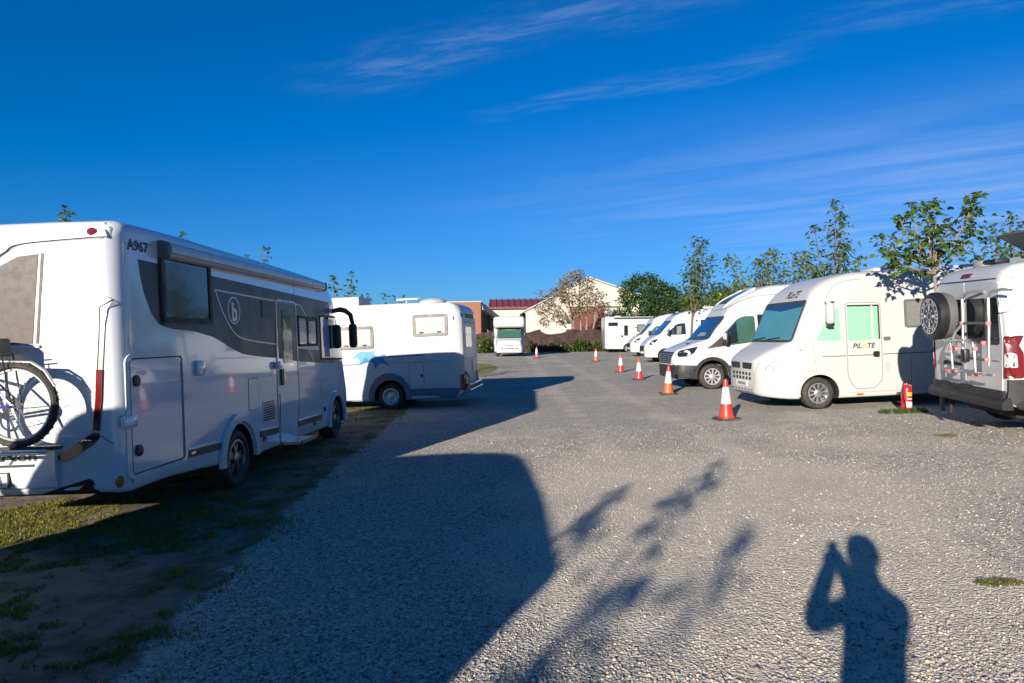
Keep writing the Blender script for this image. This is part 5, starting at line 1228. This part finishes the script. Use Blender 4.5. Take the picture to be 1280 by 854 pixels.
def extinguisher():
    x, y = 7.09, 12.29
    T = thing('fire_extinguisher', 'red fire extinguisher standing on a grass tuft beside the cream motorhome', 'extinguisher', (x, y, gz(x, y)), (0, .02, .4))
    MB().lathe([(.072, .03), (.085, .035), (.088, .06), (.088, .40), (.08, .445), (.055, .48), (.03, .495), (.028, .51)], n=28).build('cylinder', 'ext_red', T)
    MB().lathe([(.09, 0), (.092, .005), (.092, .05), (.086, .055), (.06, .0)], n=28).build('foot', 'black_plastic', T)
    V = []; F = []
    for k, (z0, z1, a0, a1, m_) in enumerate(((.09, .19, 215, 300, 'plate_white'), (.23, .25, 225, 290, 'plate_white'), (.29, .36, 225, 290, 'logo_yellow'))):
        b = MB(); P = []
        for j in range(9):
            a = R(a0 + (a1 - a0) * j / 8); P += [(.0895 * math.cos(a), .0895 * math.sin(a), z0), (.0895 * math.cos(a), .0895 * math.sin(a), z1)]
        b.add(P, [(2 * j, 2 * j + 2, 2 * j + 3, 2 * j + 1) for j in range(8)]); b.build('sticker', m_, T)
    MB().tube([(0, 0, .50), (0, 0, .54)], .022).tube([(0, 0, .54), (.05, 0, .56), (.12, 0, .545)], .010).tube([(0, 0, .525), (.06, 0, .52), (.11, 0, .50)], .009).build('valve_lever', 'black_plastic', T)
    MB().tube([(0, 0, .52), (-.06, 0, .545), (-.12, -.02, .49), (-.135, -.03, .36), (-.115, -.04, .22), (-.09, -.05, .14)], .011).tube([(-.09, -.05, .14), (-.08, -.05, .06)], .015).build('hose', 'black_plastic', T)
extinguisher()
tuft('grass_tuft', 'bright green grass tuft at the foot of the red fire extinguisher', 7.00, 12.22, .45, .15, 1100, .11)
tuft('grass_tuft', 'small low green weed patch alone on the bare gravel at right', 3.0, 4.22, .15, .06, 420, .026, None, 'grass_pale')
tuft('grass_tuft', 'thin green weed patch on the gravel before the campervan bumper', 6.1, 9.6, .16, .08, 500, .03, None, 'grass_pale')

# ------------------------------------------------------------------ photographer (throws the shadow at lower right)
def person():
    bx, by = -.03, -.62
    g0 = gz(bx, by)
    T = thing('person', 'photographer in dark jacket holding a phone up with both hands, casting the shadow', 'person', (bx, by, g0), (0, 0, 0))
    V = []; E = []; Rr = []
    def n(p, r, par=None):
        V.append(p); Rr.append(r); i = len(V) - 1
        if par is not None: E.append((par, i))
        return i
    pel = n((0, 0, .95), (.225, .13)); sp1 = n((0, .0, 1.12), (.21, .12), pel); sp2 = n((0, -.01, 1.30), (.20, .125), sp1); ch = n((0, -.01, 1.42), (.145, .10), sp2)
    nk = n((0, .015, 1.52), (.062, .062), ch); h0 = n((0, .03, 1.60), (.078, .088), nk); h1 = n((0, .03, 1.68), (.090, .105), h0); h2 = n((0, .02, 1.76), (.062, .075), h1)
    n((0, .135, 1.655), (.014, .014), h0)
    for s in (-1, 1):
        n((s * .092, .02, 1.655), (.014, .02), h0)
        hip = n((s * .085, 0, .88), (.09, .10), pel); kn = n((s * .13, .02, .50), (.062, .066), hip); an = n((s * .15, -.02, .09), (.044, .05), kn); n((s * .17, .13, .04), (.045, .032), an)
        sh = n((s * .150, -.01, 1.40), (.062, .06), ch)
        el = n((-.24 if s < 0 else .10, .19 if s < 0 else .20, 1.27 if s < 0 else 1.20), (.062, .062), sh)
        wr = n(((-.16 if s < 0 else -.02), .25, 1.47), (.056, .052), el)
        pm = n(((-.135 if s < 0 else -.045), .265, 1.535), (.046, .030), wr)
        ux = 1 if s < 0 else -1
        for k, (dx, L) in enumerate(((-.028, .062), (-.010, .072), (.010, .070), (.027, .055))):
            a = n((V[pm][0] + dx * .9, .272, 1.575), (.0095, .0095), pm); b_ = n((V[pm][0] + dx + ux * .012, .272, 1.575 + L * .55), (.0085, .0085), a); n((V[pm][0] + dx + ux * .03, .258, 1.575 + L * .8), (.0075, .0075), b_)
        a = n((V[pm][0] + ux * .038, .25, 1.53), (.011, .011), pm); n((V[pm][0] + ux * .05, .24, 1.565), (.0095, .0095), a)
    sk = lambda p: (p[0] + .13 * float(smooth01(.9, 1.55, p[2])), p[1], p[2])
    V = [sk(p) for p in V]
    me = bpy.data.meshes.new('body'); me.from_pydata(V, E, []); o = link('body', me)
    md = o.modifiers.new('s', 'SKIN'); sv = me.skin_vertices[0].data
    for i, r in enumerate(Rr): sv[i].radius = r
    sv[0].use_root = True; md.use_smooth_shade = True
    ss = o.modifiers.new('u', 'SUBSURF'); ss.levels = 2; ss.render_levels = 2
    dg = bpy.context.evaluated_depsgraph_get(); nm = bpy.data.meshes.new_from_object(o.evaluated_get(dg)); o.modifiers.clear(); o.data = nm
    nm.materials.clear()
    for m_ in ('skin', 'jacket', 'trousers'): nm.materials.append(M[m_])
    for p in nm.polygons:
        c = p.center
        p.material_index = 2 if c.z < .93 else (0 if (c.z > 1.50 or (c.y > .2 and c.z > 1.44)) else 1)
    o.parent = T
    hr = MB().lathe([(.001, .135), (.06, .125), (.095, .085), (.108, .03), (.104, -.02), (.09, -.06)], n=24).mesh('hair', 'hair')
    ho = link('hair', hr, T, (.13, -.012, 1.685))
    tr = MB().lathe([(.235, 1.02), (.235, .95), (.25, .93), (.252, .90), (.235, .90)], n=24).mesh('hem', 'jacket'); he = link('jacket_hem', tr, T); he.scale = (1, .72, 1)
    for s in (-1, 1): rbox('shoe', (s * .165, .06, .045), (.10, .28, .09), .035, 'black_plastic', T)
    for s in (-1, 1):
        MB().lathe([(.001, -.012), (.012, -.006), (.012, .006), (.001, .012)], (.13 + s * .034, .118, 1.685), 'Y', 10).build('eye', 'plate_white', T)
    P = thing('phone', 'black phone held up by the photographer', 'phone', (bx + .05, by + .295, g0 + 1.60), (0, 0, 0))
    rbox('case', (0, 0, 0), (.078, .010, .165), .012, 'black_plastic', P)
    MB().lathe([(.012, .005), (.012, .008), (.001, .008)], (-.02, 0, .06), 'Y', 14).build('lens', 'glass_dark', P)
person()

# ------------------------------------------------------------------ plants
def leaf_template():
    half = [(0, 0), (.10, .10), (.34, .06), (.24, .22), (.50, .46), (.24, .44), (.20, .62), (0, 1.0)]
    out = half + [(-x, y) for x, y in half[-2:0:-1]]
    V = [(0, .34, .05)] + [(x, y, -.20 * abs(x) ** 1.2 - .16 * y * y) for x, y in out]; n = len(out)
    return np.array(V), np.array([(0, 1 + i, 1 + (i + 1) % n) for i in range(n)])
LT, LF = leaf_template()
QT = np.array([(0, 0, 0), (.36, .45, -.07), (0, 1, -.16), (-.36, .45, -.07)]); QF = np.array([(0, 1, 2), (0, 2, 3)])
def leaves(name, P, Dr, S, m, parent=None, tmpl=None, droop=.45, kind=None):
    V0, F0 = tmpl or (LT, LF); P = np.asarray(P, float); n = len(P); Dr = np.asarray(Dr, float).copy()
    Dr += rng.normal(0, .55, (n, 3)); Dr[:, 2] -= droop; Dr /= np.linalg.norm(Dr, axis=1)[:, None]
    up = np.array([0, 0, 1.]) + rng.normal(0, .45, (n, 3)); N = up - Dr * (up * Dr).sum(1)[:, None]; N /= np.linalg.norm(N, axis=1)[:, None]
    Sx = np.cross(Dr, N); S = np.asarray(S)[:, None, None]
    V = P[:, None] + S * (V0[None, :, 0:1] * Sx[:, None] + V0[None, :, 1:2] * Dr[:, None] + V0[None, :, 2:3] * N[:, None])
    Fc = F0[None] + (np.arange(n) * len(V0))[:, None, None]
    rnd = np.repeat(np.clip(rng.normal(.5, .25, n), 0, 1), len(F0))
    o = link(name, bigmesh(name, V.reshape(-1, 3), Fc.reshape(-1, 3), m, rnd), parent)
    o['kind'] = 'stuff'
    return o
def sapling(label, base, fork, tips, leaf=.14, per=16, m='leaf', bark='bark', r0=.04, group='young trees along the parking rows', cat='tree', singles=False, spread=.16, f0=.25):
    """base (x,y), fork: (dx, dy, z) of the main fork, tips: (dx, dy, z) of the shoots, all relative to the base, z absolute above ground"""
    x, y = base; T = thing('young_tree', label, cat, (x, y, gz(x, y)), (0, 0, 0), group)
    fk = Vector(fork); tr = MB(); pts = []; dirs = []; sz = []
    mid = Vector((fk.x * .35 + .02, fk.y * .4, fk.z * .5))
    tr.tube([(0, 0, -.05), mid * .5, mid, fk], [r0 * 1.15, r0, r0 * .9, r0 * .75], 9)
    lm = MB()
    for t in tips:
        tp = Vector(t[:3]); st = fk - Vector((fk.x * .2, fk.y * .2, .0)) * 0 - Vector((0, 0, random.uniform(0, .35) * min(1, fk.z * .3)))
        if len(t) > 3: st = Vector((0, 0, 0)).lerp(fk, t[3])
        d = tp - st; L = d.length
        c1 = st + Vector((d.x * .45, d.y * .45, d.z * .28)); c2 = st + Vector((d.x * .80, d.y * .80, d.z * .65))
        cur = smoothline3([st, c1, c2, tp], 5)
        lm.tube(cur, [r0 * .55 * (1 - .85 * k / (len(cur) - 1)) + .003 for k in range(len(cur))], 6)
        nn = int(per * max(.5, L))
        for k in range(nn):
            f = f0 + (1 - f0) * random.random() ** .7; q = f * (len(cur) - 1); i = min(int(q), len(cur) - 2); p = cur[i].lerp(cur[i + 1], q - i)
            off = Vector((random.gauss(0, 1), random.gauss(0, 1), random.gauss(-.1, .7))) * spread * (.35 + .65 * math.sin(math.pi * min(1, f * 1.05)))
            pts.append(p + off); dd = Vector((off.x, off.y, 0)); dd = dd.normalized() if dd.length > 1e-4 else Vector((1, 0, 0)); dirs.append(dd); sz.append(leaf * random.uniform(.55, 1.15))
            if random.random() < .4: lm.tube([p, p + off], .0025, 4, cap=False)
        for k in range(4):
            a = k * 1.57 + random.random(); pts.append(tp); dirs.append(Vector((math.cos(a), math.sin(a), .3))); sz.append(leaf * random.uniform(.6, 1))
    tr.build('trunk', bark, T); lm.build('limbs', bark, T)
    if singles:
        k = min(300, len(pts)); idx = list(range(len(pts))); random.shuffle(idx)
        lms = []
        for v in range(6):
            s_ = rng.normal(0, .03, LT.shape); me = bigmesh('leaf', LT + s_ * [1, 1, 1], LF, m, np.full(len(LF), .12 + .16 * v)); lms.append(me)
        for i in idx[:k]:
            d = Vector(dirs[i]) + Vector((random.gauss(0, .5), random.gauss(0, .5), random.gauss(-.5, .4))); d.normalize()
            up = Vector((random.gauss(0, .45), random.gauss(0, .45), 1)); nrm = (up - d * up.dot(d)).normalized(); sx = d.cross(nrm)
            mt = Matrix((sx, d, nrm)).transposed().to_4x4(); s_ = sz[i]
            o = link('leaf', random.choice(lms), T); o.matrix_local = Matrix.Translation(pts[i]) @ mt @ Matrix.Scale(s_, 4)
        idx = idx[k:]
        if idx: leaves('foliage', [pts[i] for i in idx], [dirs[i] for i in idx], [sz[i] for i in idx], m, T)
    else:
        leaves('foliage', pts, dirs, sz, m, T)
    return T
def smoothline3(P, n=5):
    out = []
    for i in range(len(P) - 1):
        p0, p1, p2, p3 = P[max(i - 1, 0)], P[i], P[i + 1], P[min(i + 2, len(P) - 1)]
        for k in range(n):
            t = k / n; out.append(.5 * ((2 * p1) + (p2 - p0) * t + (2 * p0 - 5 * p1 + 4 * p2 - p3) * t * t + (3 * p1 - p0 - 3 * p2 + p3) * t ** 3))
    return out + [P[-1]]
def tipsfrom(px, y, bx, spread=.35):
    """shoot tips given as (lateral, height) in metres from the base"""
    return [(a, random.uniform(-spread, spread), b) for a, b in px]
# the tree between the cream motorhome and the campervan
sapling('young broad leaved tree rising between the cream motorhome and the white campervan', (7.72, 12.25), (-.16, 0, 2.75),
        tipsfrom([(-.62, 3.72), (-.40, 3.62), (-.10, 3.78), (-.93, 3.45), (-1.12, 3.16), (-.98, 2.86), (.35, 3.66), (.12, 3.35), (-.3, 3.3), (.55, 3.3), (-.62, 3.1), (.28, 3.0), (-.85, 2.72), (-.45, 2.78), (.48, 3.86), (-.2, 2.95)], 12, 0), .145, 36, 'leaf', 'bark_pale', .035, singles=True)
sapling('tall thin sapling standing behind the hood of the white van', (6.22, 24.0), (.15, 0, 2.3),
        tipsfrom([(.30, 4.95), (.48, 4.75), (.10, 4.15), (.78, 4.2), (-.05, 3.6), (.62, 3.75), (.25, 3.3), (.85, 2.95), (.0, 2.7), (.5, 2.75), (.3, 4.3), (.45, 3.9)], 24, 0), .14, 42, 'leaf', 'bark', .05, spread=.24)
sapling('upright leafy sapling behind the rounded front of the cream motorhome', (8.45, 18.0), (.0, 0, 2.3),
        tipsfrom([(.06, 4.85), (-.55, 4.2), (.3, 4.5), (-.68, 3.55), (.12, 4.1), (.4, 3.7), (.85, 3.4), (-.25, 3.2), (.55, 3.05), (-.5, 3.0), (.1, 3.5)], 18, 0), .13, 44, 'leaf', 'bark', .045, spread=.2)
sapling('leafy tree at the right edge above the campervan roof', (12.1, 16.5), (0, 0, 2.2),
        tipsfrom([(-.35, 3.9), (.15, 4.15), (.55, 4.0), (-.7, 3.55), (.3, 3.5), (-.2, 3.3), (.8, 3.6), (-.8, 3.05), (.5, 3.1), (.0, 3.6), (1.0, 3.2)], 16, 0), .13, 40, 'leaf', 'bark', .045, spread=.22)
sapling('bushy small tree behind the white van roof', (10.0, 26.0), (0, 0, 2.0),
        tipsfrom([(-1.3, 3.6), (-.9, 4.1), (-.4, 4.35), (.1, 4.55), (.6, 4.3), (1.0, 4.4), (1.4, 3.9), (-1.5, 3.0), (-.6, 3.5), (.2, 3.7), (.9, 3.6), (1.5, 3.2), (-1.0, 2.8), (0, 3.0), (1.1, 2.9), (-.2, 4.0), (.5, 3.2), (-1.75, 4.35)], 26, 0, .8), .145, 55, 'leaf_fresh', 'bark', .06, spread=.36)
for (lb, b, tp) in (('young tree whose top sprig shows above the back of the grey banded motorhome', (-9.15, 14.0), [(.0, 4.42), (.25, 4.3), (-.2, 4.25), (.1, 4.0)]),
                    ('young tree whose tip just clears the awning of the grey banded motorhome', (-6.78, 14.0), [(.02, 3.80), (-.3, 3.3), (.3, 3.3)]),
                    ('young tree peeking over the middle of the grey banded motorhome roof', (-5.75, 15.1), [(-.05, 3.42), (.20, 3.62), (.42, 3.3), (-.3, 3.1)]),
                    ('young tree with two shoots seen past the front of the grey banded motorhome', (-4.95, 20.3), [(-.40, 3.42), (-.22, 3.2), (.28, 3.47), (.2, 3.1), (.05, 2.9), (.45, 2.8)]),
                    ('thin young tree seen just above the roof of the dolphin motorhome', (-5.0, 26.0), [(-.4, 3.2), (.1, 3.25), (.5, 3.15), (.9, 3.1), (-.1, 2.8)])):
    sapling(lb, b, (0, 0, 1.9), tipsfrom([(q[0], q[1] + .27) for q in tp], b[1], 0), .13, 14, 'leaf', 'bark', .03, spread=.13)
def bigtree(name, label, base, blobs, n, size, m, bark='bark', stems=((0, 0),), trunk_h=2.5, r0=.25, group=None):
    x, y = base; z0 = gz(x, y); T = thing(name, label, 'tree', (x, y, z0), (0, 0, 0), group)
    tr = MB(); lm = MB(); P = []; Dd = []; S = []
    tops = []
    for sx, sy in stems:
        top = Vector((sx * 1.6, sy, trunk_h)); tr.tube([(sx, sy * .3, -.1), (sx * 1.15, sy * .5, trunk_h * .5), top], [r0 * 1.2, r0, r0 * .7], 9); tops.append(top)
    for (bx, by, bz, rr) in blobs:
        c = Vector((bx, by, bz)); t0 = min(tops, key=lambda q: (q - c).length); d = c - t0
        lm.tube([t0, t0 + Vector((d.x * .4, d.y * .4, d.z * .55)), c, c + d.normalized() * rr * .6], [r0 * .5, r0 * .35, r0 * .2, .015], 6)
        for q in range(5):
            e = Vector(rng.normal(0, 1, 3)).normalized() * rr * .95; lm.tube([c - e * .1, c + e * .5, c + e], [r0 * .15, r0 * .08, .008], 5)
    rs = np.array([b[3] for b in blobs]); pr = rs ** 2; pr = pr / pr.sum(); k = rng.choice(len(blobs), n, p=pr); B = np.array(blobs)[k]
    v = rng.normal(0, 1, (n, 3)); v /= np.linalg.norm(v, axis=1)[:, None]; rad = B[:, 3] * (.35 + .65 * rng.random(n) ** .55) * (1 + .25 * rng.normal(0, 1, n))
    P = B[:, :3] + v * rad[:, None] * [1, 1, .8]
    tr.build('trunk', bark, T); lm.build('limbs', bark, T)
    leaves('crown', P, v, size * (.5 + .8 * rng.random(n)), m, T, (QT, QF), .25)
    return T
bigtree('tree', 'large dark green tree behind the boxy motorhome, right of the pale gable wall', (14.3, 70.0),
        [(-2.3, 0, 6.3, .9), (-1.3, .5, 7.0, .9), (-.1, 0, 7.1, .8), (1.0, 0, 6.3, .9), (2.2, .4, 5.8, .8), (3.5, 0, 4.9, .9), (-2.4, -.5, 5.0, 1.0), (-.5, -.6, 5.4, 1.3), (1.4, -.6, 4.6, 1.3), (-2.6, -.8, 3.4, .9), (0, -.8, 3.4, 1.4), (2.6, -.5, 3.4, 1.4), (4.6, .2, 4.2, .9), (-3.3, 0, 3.6, .6), (5.3, 0, 3.4, 1.0)],
        12500, .25, 'leaf_dark', r0=.3)
bigtree('tree', 'many stemmed tree with pale brownish spring leaves before the warehouse gable', (6.7, 66.0),
        [(-.9, 0, 6.9, .9), (-.2, .2, 7.4, .7), (.6, 0, 6.4, .9), (-2.2, 0, 5.7, .9), (-3.2, .1, 5.0, .7), (-1.4, -.3, 5.2, 1.1), (.3, -.3, 5.0, 1.1), (1.5, 0, 5.3, .8), (-2.8, -.3, 3.9, .9), (-1.8, -.4, 3.1, .9), (-3.8, 0, 4.0, .7), (-.4, -.4, 3.8, .8), (1.6, -.2, 4.1, .7), (-1.6, .2, 6.5, .6), (-3.9, 0, 5.6, .35), (2.3, 0, 4.4, .5), (-3.5, -.2, 2.9, .6)],
        4200, .22, 'leaf_dry', 'bark_pale', ((-.5, 0), (0, .2), (.35, -.1), (.8, 0)), 2.6, .12)
bigtree('tree', 'loose green tree before the cream building at the right of the far hedge', (20.0, 66.0),
        [(0, 0, 5.6, 1.0), (-.9, 0, 4.4, 1.0), (.9, 0, 4.6, 1.1), (-1.7, 0, 3.2, 1.0), (.2, -.3, 3.2, 1.2), (1.9, 0, 3.4, 1.0), (2.8, 0, 2.6, 1.0)], 2600, .3, 'leaf', r0=.14)
bigtree('tree', 'leafy tree rising behind the roofs of the low profile motorhomes', (14.6, 44.0),
        [(0, 0, 4.0, .9), (-.9, 0, 3.3, .9), (.9, 0, 3.5, 1.0), (1.8, .2, 4.1, .8), (-.3, 0, 2.5, 1.0), (1.6, 0, 2.6, 1.0)], 2600, .22, 'leaf_fresh', r0=.12, trunk_h=1.8)
def weeds(label, base, rx, ry, h, n, group='weed clumps along the net fence'):
    x, y = base; T = thing('weed_bush', label, 'bush', (x, y, gz(x, y)), (0, 0, 0), group)
    P = rng.normal(0, 1, (n, 3)) * [rx * .45, ry * .45, h * .28] + [0, 0, h * .38]; P[:, 2] = np.abs(P[:, 2]); v = P - [0, 0, h * .2]
    st = MB()
    for k in range(14):
        a = random.uniform(-1, 1); st.tube([(a * rx * .5, 0, -.02), (a * rx * .7, random.uniform(-.5, .5) * ry, h * random.uniform(.5, 1))], .012, 5)
    st.build('stems', 'bark', T); leaves('foliage', P, v, .22 * (.5 + rng.random(n)), 'leaf_weed', T, (QT, QF), .1)
for lb, b, rx, h, n in (('low green weeds at the left end of the sunlit net fence', (4.2, 61.6), 1.1, .85, 500), ('taller weed clump in the middle of the sunlit net fence foot', (6.2, 61.4), 1.1, 1.1, 800), ('weed clump at the net fence foot beside the boxy motorhome', (8.3, 61.5), .9, 1.0, 500), ('green bush at the foot of the net left of the overcab motorhome', (-2.4, 60.8), .7, 1.4, 700), ('low weeds behind the right flank of the overcab motorhome', (2.2, 61.5), .9, .8, 350)):
    weeds(lb, b, rx, .6, h, n)
# the unseen tree whose crown shades the gravel in the foreground
sapling('slender tree behind the viewer whose branches cast the soft streaks of shade', (-4.55, -6.5), (.1, -.15, 2.6),
        [(.36, -.52, 3.55), (.30, -.48, 3.45), (.18, -.36, 3.2), (.16, 1.0, 3.9), (.10, .80, 3.75), (.85, .5, 4.4), (.60, .45, 4.0), (.86, -.75, 3.95)], .13, 24, 'leaf', 'bark', .022, spread=.10, f0=.55)

# ------------------------------------------------------------------ buildings and fence at the far end
def prismY(poly, y0, y1): return MB().prism(poly, lambda a, z, d: (a, d, z), y0, y1)
def warehouse():
    T = thing('warehouse', 'pale gabled warehouse with rusty red sliding door at the end of the lot', 'warehouse', (8.5, 78, .2))
    g = [(-7.2, 0), (-7.2, 4.1), (.45, 7.95), (6.36, 5.85), (6.36, 0)]
    prismY(g, 0, .3).build('gable_wall', 'plaster_cream', T, smooth=False)
    MB().box((6.2, 11, 2.9), (.3, 22, 5.8)).build('side_wall', 'plaster_cream', T, smooth=False)
    MB().box((-7.05, 11, 2.05), (.3, 22, 4.1)).build('side_wall', 'plaster_cream', T, smooth=False)
    for a, b in (((-7.5, 4.02), (.45, 8.02)), ((.45, 8.02), (6.66, 5.80))):
        MB().prism([a, b, (b[0], b[1] + .14), (a[0], a[1] + .14)], lambda p, z, d: (p, d, z), -.22, 22).build('roof', 'roof_grey', T, smooth=False)
    d = MB().box((.18, -.06, 2.3), (3.75, .10, 4.6)).build('sliding_door', 'rust_door', T, smooth=False)
    for k in range(9): MB().box((-1.5 + k * .42, -.125, 2.3), (.05, .03, 4.55)).build('door_rib', 'rust_door', d, smooth=False)
    MB().box((.9, -.12, 4.72), (6.0, .2, .12)).build('door_rail', 'bark', T, smooth=False)
    MB().box((5.2, -.02, 1.0), (1.7, .05, 1.4)).build('patched_plaster', 'plaster_pale', T, smooth=False)
warehouse()
def red_roof_house():
    T = thing('house', 'low cream house with a dark red ribbed roof behind the overcab motorhome', 'house', (-.2, 86, .2))
    MB().box((1.5, 4, 2.5), (8.2, 8, 5.0)).build('wall', 'plaster_pale', T, smooth=False)
    MB().box((1.5, -.06, 3.45), (8.3, .12, .10)).build('wall_ledge', 'concrete', T, smooth=False)
    MB().prism([(-.6, 4.95), (-.6, 5.10), (4.2, 6.35), (4.2, 6.2)], lambda a, z, d: (d, a, z), -2.7, 5.8).build('roof', 'red_sheet', T, smooth=False)
    for k in range(12):
        MB().prism([(-.64, 5.10), (-.64, 5.20), (4.2, 6.45), (4.2, 6.35)], lambda a, z, d: (d, a, z), -2.68 + k * .76, -2.50 + k * .76).build('roof_rib', 'red_sheet', T, smooth=False)
    MB().box((2.6, -.05, 2.2), (1.1, .1, 1.2)).build('window', 'glass_dark', T, smooth=False)
red_roof_house()
def brick_house():
    T = thing('brick_building', 'half built orange brick building with a dark open side, behind the dolphin motorhome', 'building', (-3.06, 68, .2))
    MB().box((-2.2, .15, 2.45), (4.4, .3, 4.9)).build('front_wall', 'brick', T, smooth=False)
    MB().prism([(-4.5, 4.9), (.06, 4.9), (.06, 5.02), (-4.5, 5.02)], lambda a, z, d: (a, d, z), -.08, .42).build('coping', 'concrete', T, smooth=False)
    # side bay receding to the right
    dx, dy = 1.41, 12.0
    def side(s, z0, z1a, z1b, off=0.): 
        return MB().add([(off, .3, z0), (dx * s + off, dy * s, z0), (dx * s + off, dy * s, z1b), (off, .3, z1a), (off - .3, .3, z0), (dx * s + off - .3, dy * s, z0), (dx * s + off - .3, dy * s, z1b), (off - .3, .3, z1a)], [(0, 1, 2, 3), (4, 7, 6, 5), (3, 2, 6, 7), (0, 3, 7, 4), (1, 5, 6, 2), (0, 4, 5, 1)])
    side(1, 0, 1.9, 1.9).build('low_wall', 'concrete', T, smooth=False)
    MB().add([(-.35, .3, 1.9), (dx - .35, dy, 1.9), (dx - .35, dy, 3.6), (-.35, .3, 4.3)], [(0, 1, 2, 3)]).build('dark_bay', 'dark_opening', T, smooth=False)
    MB().add([(.25, .31, 4.15), (dx + .25, dy, 3.35), (dx + .25, dy, 3.85), (.05, .31, 4.97), (-4.4, .31, 4.3), (-4.4, dy, 3.4), (-4.4, dy, 3.9), (-4.4, .31, 4.97)], [(0, 1, 2, 3), (3, 2, 6, 7), (4, 7, 6, 5), (1, 5, 6, 2), (0, 3, 7, 4), (0, 4, 5, 1)]).build('roof', 'roof_grey', T, smooth=False)
    MB().box((dx * .5 - .1, 6.2, 3.0), (.25, .25, 2.2)).build('pillar', 'brick', T, smooth=False)
brick_house()
def cream_house():
    T = thing('house', 'cream building partly hidden by trees beyond the low profile motorhomes', 'house', (20, 76, .2))
    MB().box((1.2, 4, 2.45), (8.0, 8, 4.9)).build('wall', 'plaster_cream', T, smooth=False)
    MB().prism([(-.4, 4.85), (4, 5.7), (8.4, 4.85)], lambda a, z, d: (d, a, z), -3.1, 5.5).build('roof', 'roof_grey', T, smooth=False)
    MB().box((.0, -.04, 2.6), (1.0, .1, 1.1)).build('window', 'glass_dark', T, smooth=False)
cream_house()
def net_fence():
    T = thing('net_fence', 'brown shade net hung on posts along the far end of the lot', 'fence', (0, 62.6, .2))
    x0, x1 = -7.0, 12.0; step = 2.4; k = 0
    ps = list(np.arange(x0, x1 + .1, step))
    for p in ps: MB().tube([(p, .06, -.1), (p, .06, 2.12)], .035, 8).build('post', 'steel_post', T)
    nets = []
    for a, b in zip(ps[:-1], ps[1:]):
        nx, nz_ = 26, 12; V = []
        top0 = 1.98 + .10 * math.sin(a * 1.7); sag = random.uniform(.12, .34)
        for j in range(nz_ + 1):
            for i in range(nx + 1):
                u = i / nx; v = j / nz_; x = a + (b - a) * u
                tz = top0 - sag * math.sin(math.pi * u) + .05 * math.sin(9 * u + a)
                fold = .22 * math.sin(math.pi * u) * math.sin(6 * u + 5 * v + a * 2) + .12 * noise.noise((x * 2.2, v * 3.5, a)) + .20 * (1 - abs(2 * u - 1)) * math.cos(7 * (v + abs(u - .5)))
                V.append((x, -.03 + fold * v ** .6 * (1 if 0 < i < nx else 0), .04 + tz * v))
        Fc = [(j * (nx + 1) + i, j * (nx + 1) + i + 1, (j + 1) * (nx + 1) + i + 1, (j + 1) * (nx + 1) + i) for j in range(nz_) for i in range(nx)]
        link('net_panel', pydata('net_panel', V, Fc, 'netting'), T)
net_fence()
def far_woods():
    P = []; n = 26000
    for lo, hi, yy in ((26, 330, 120), (-330, -9, 105)):
        x = lo + (hi - lo) * rng.random(n // 2); y = yy + 14 * rng.random(n // 2)
        top = 4.2 + 1.8 * np.array([noise.noise((a * .09, yy, 0)) for a in x]) + 1.3 * np.array([noise.noise((a * .4, yy, 3)) for a in x])
        P.append(np.stack([x, y, .2 + top * rng.random(n // 2) ** .7], -1))
    P = np.concatenate(P); o = leaves('far_hedge', P, rng.normal(0, 1, P.shape), 1.5 * (.5 + rng.random(len(P))), 'leaf_dark', None, (QT, QF), .2); o['label'] = 'far band of trees and hedges beyond the lot'
far_woods()
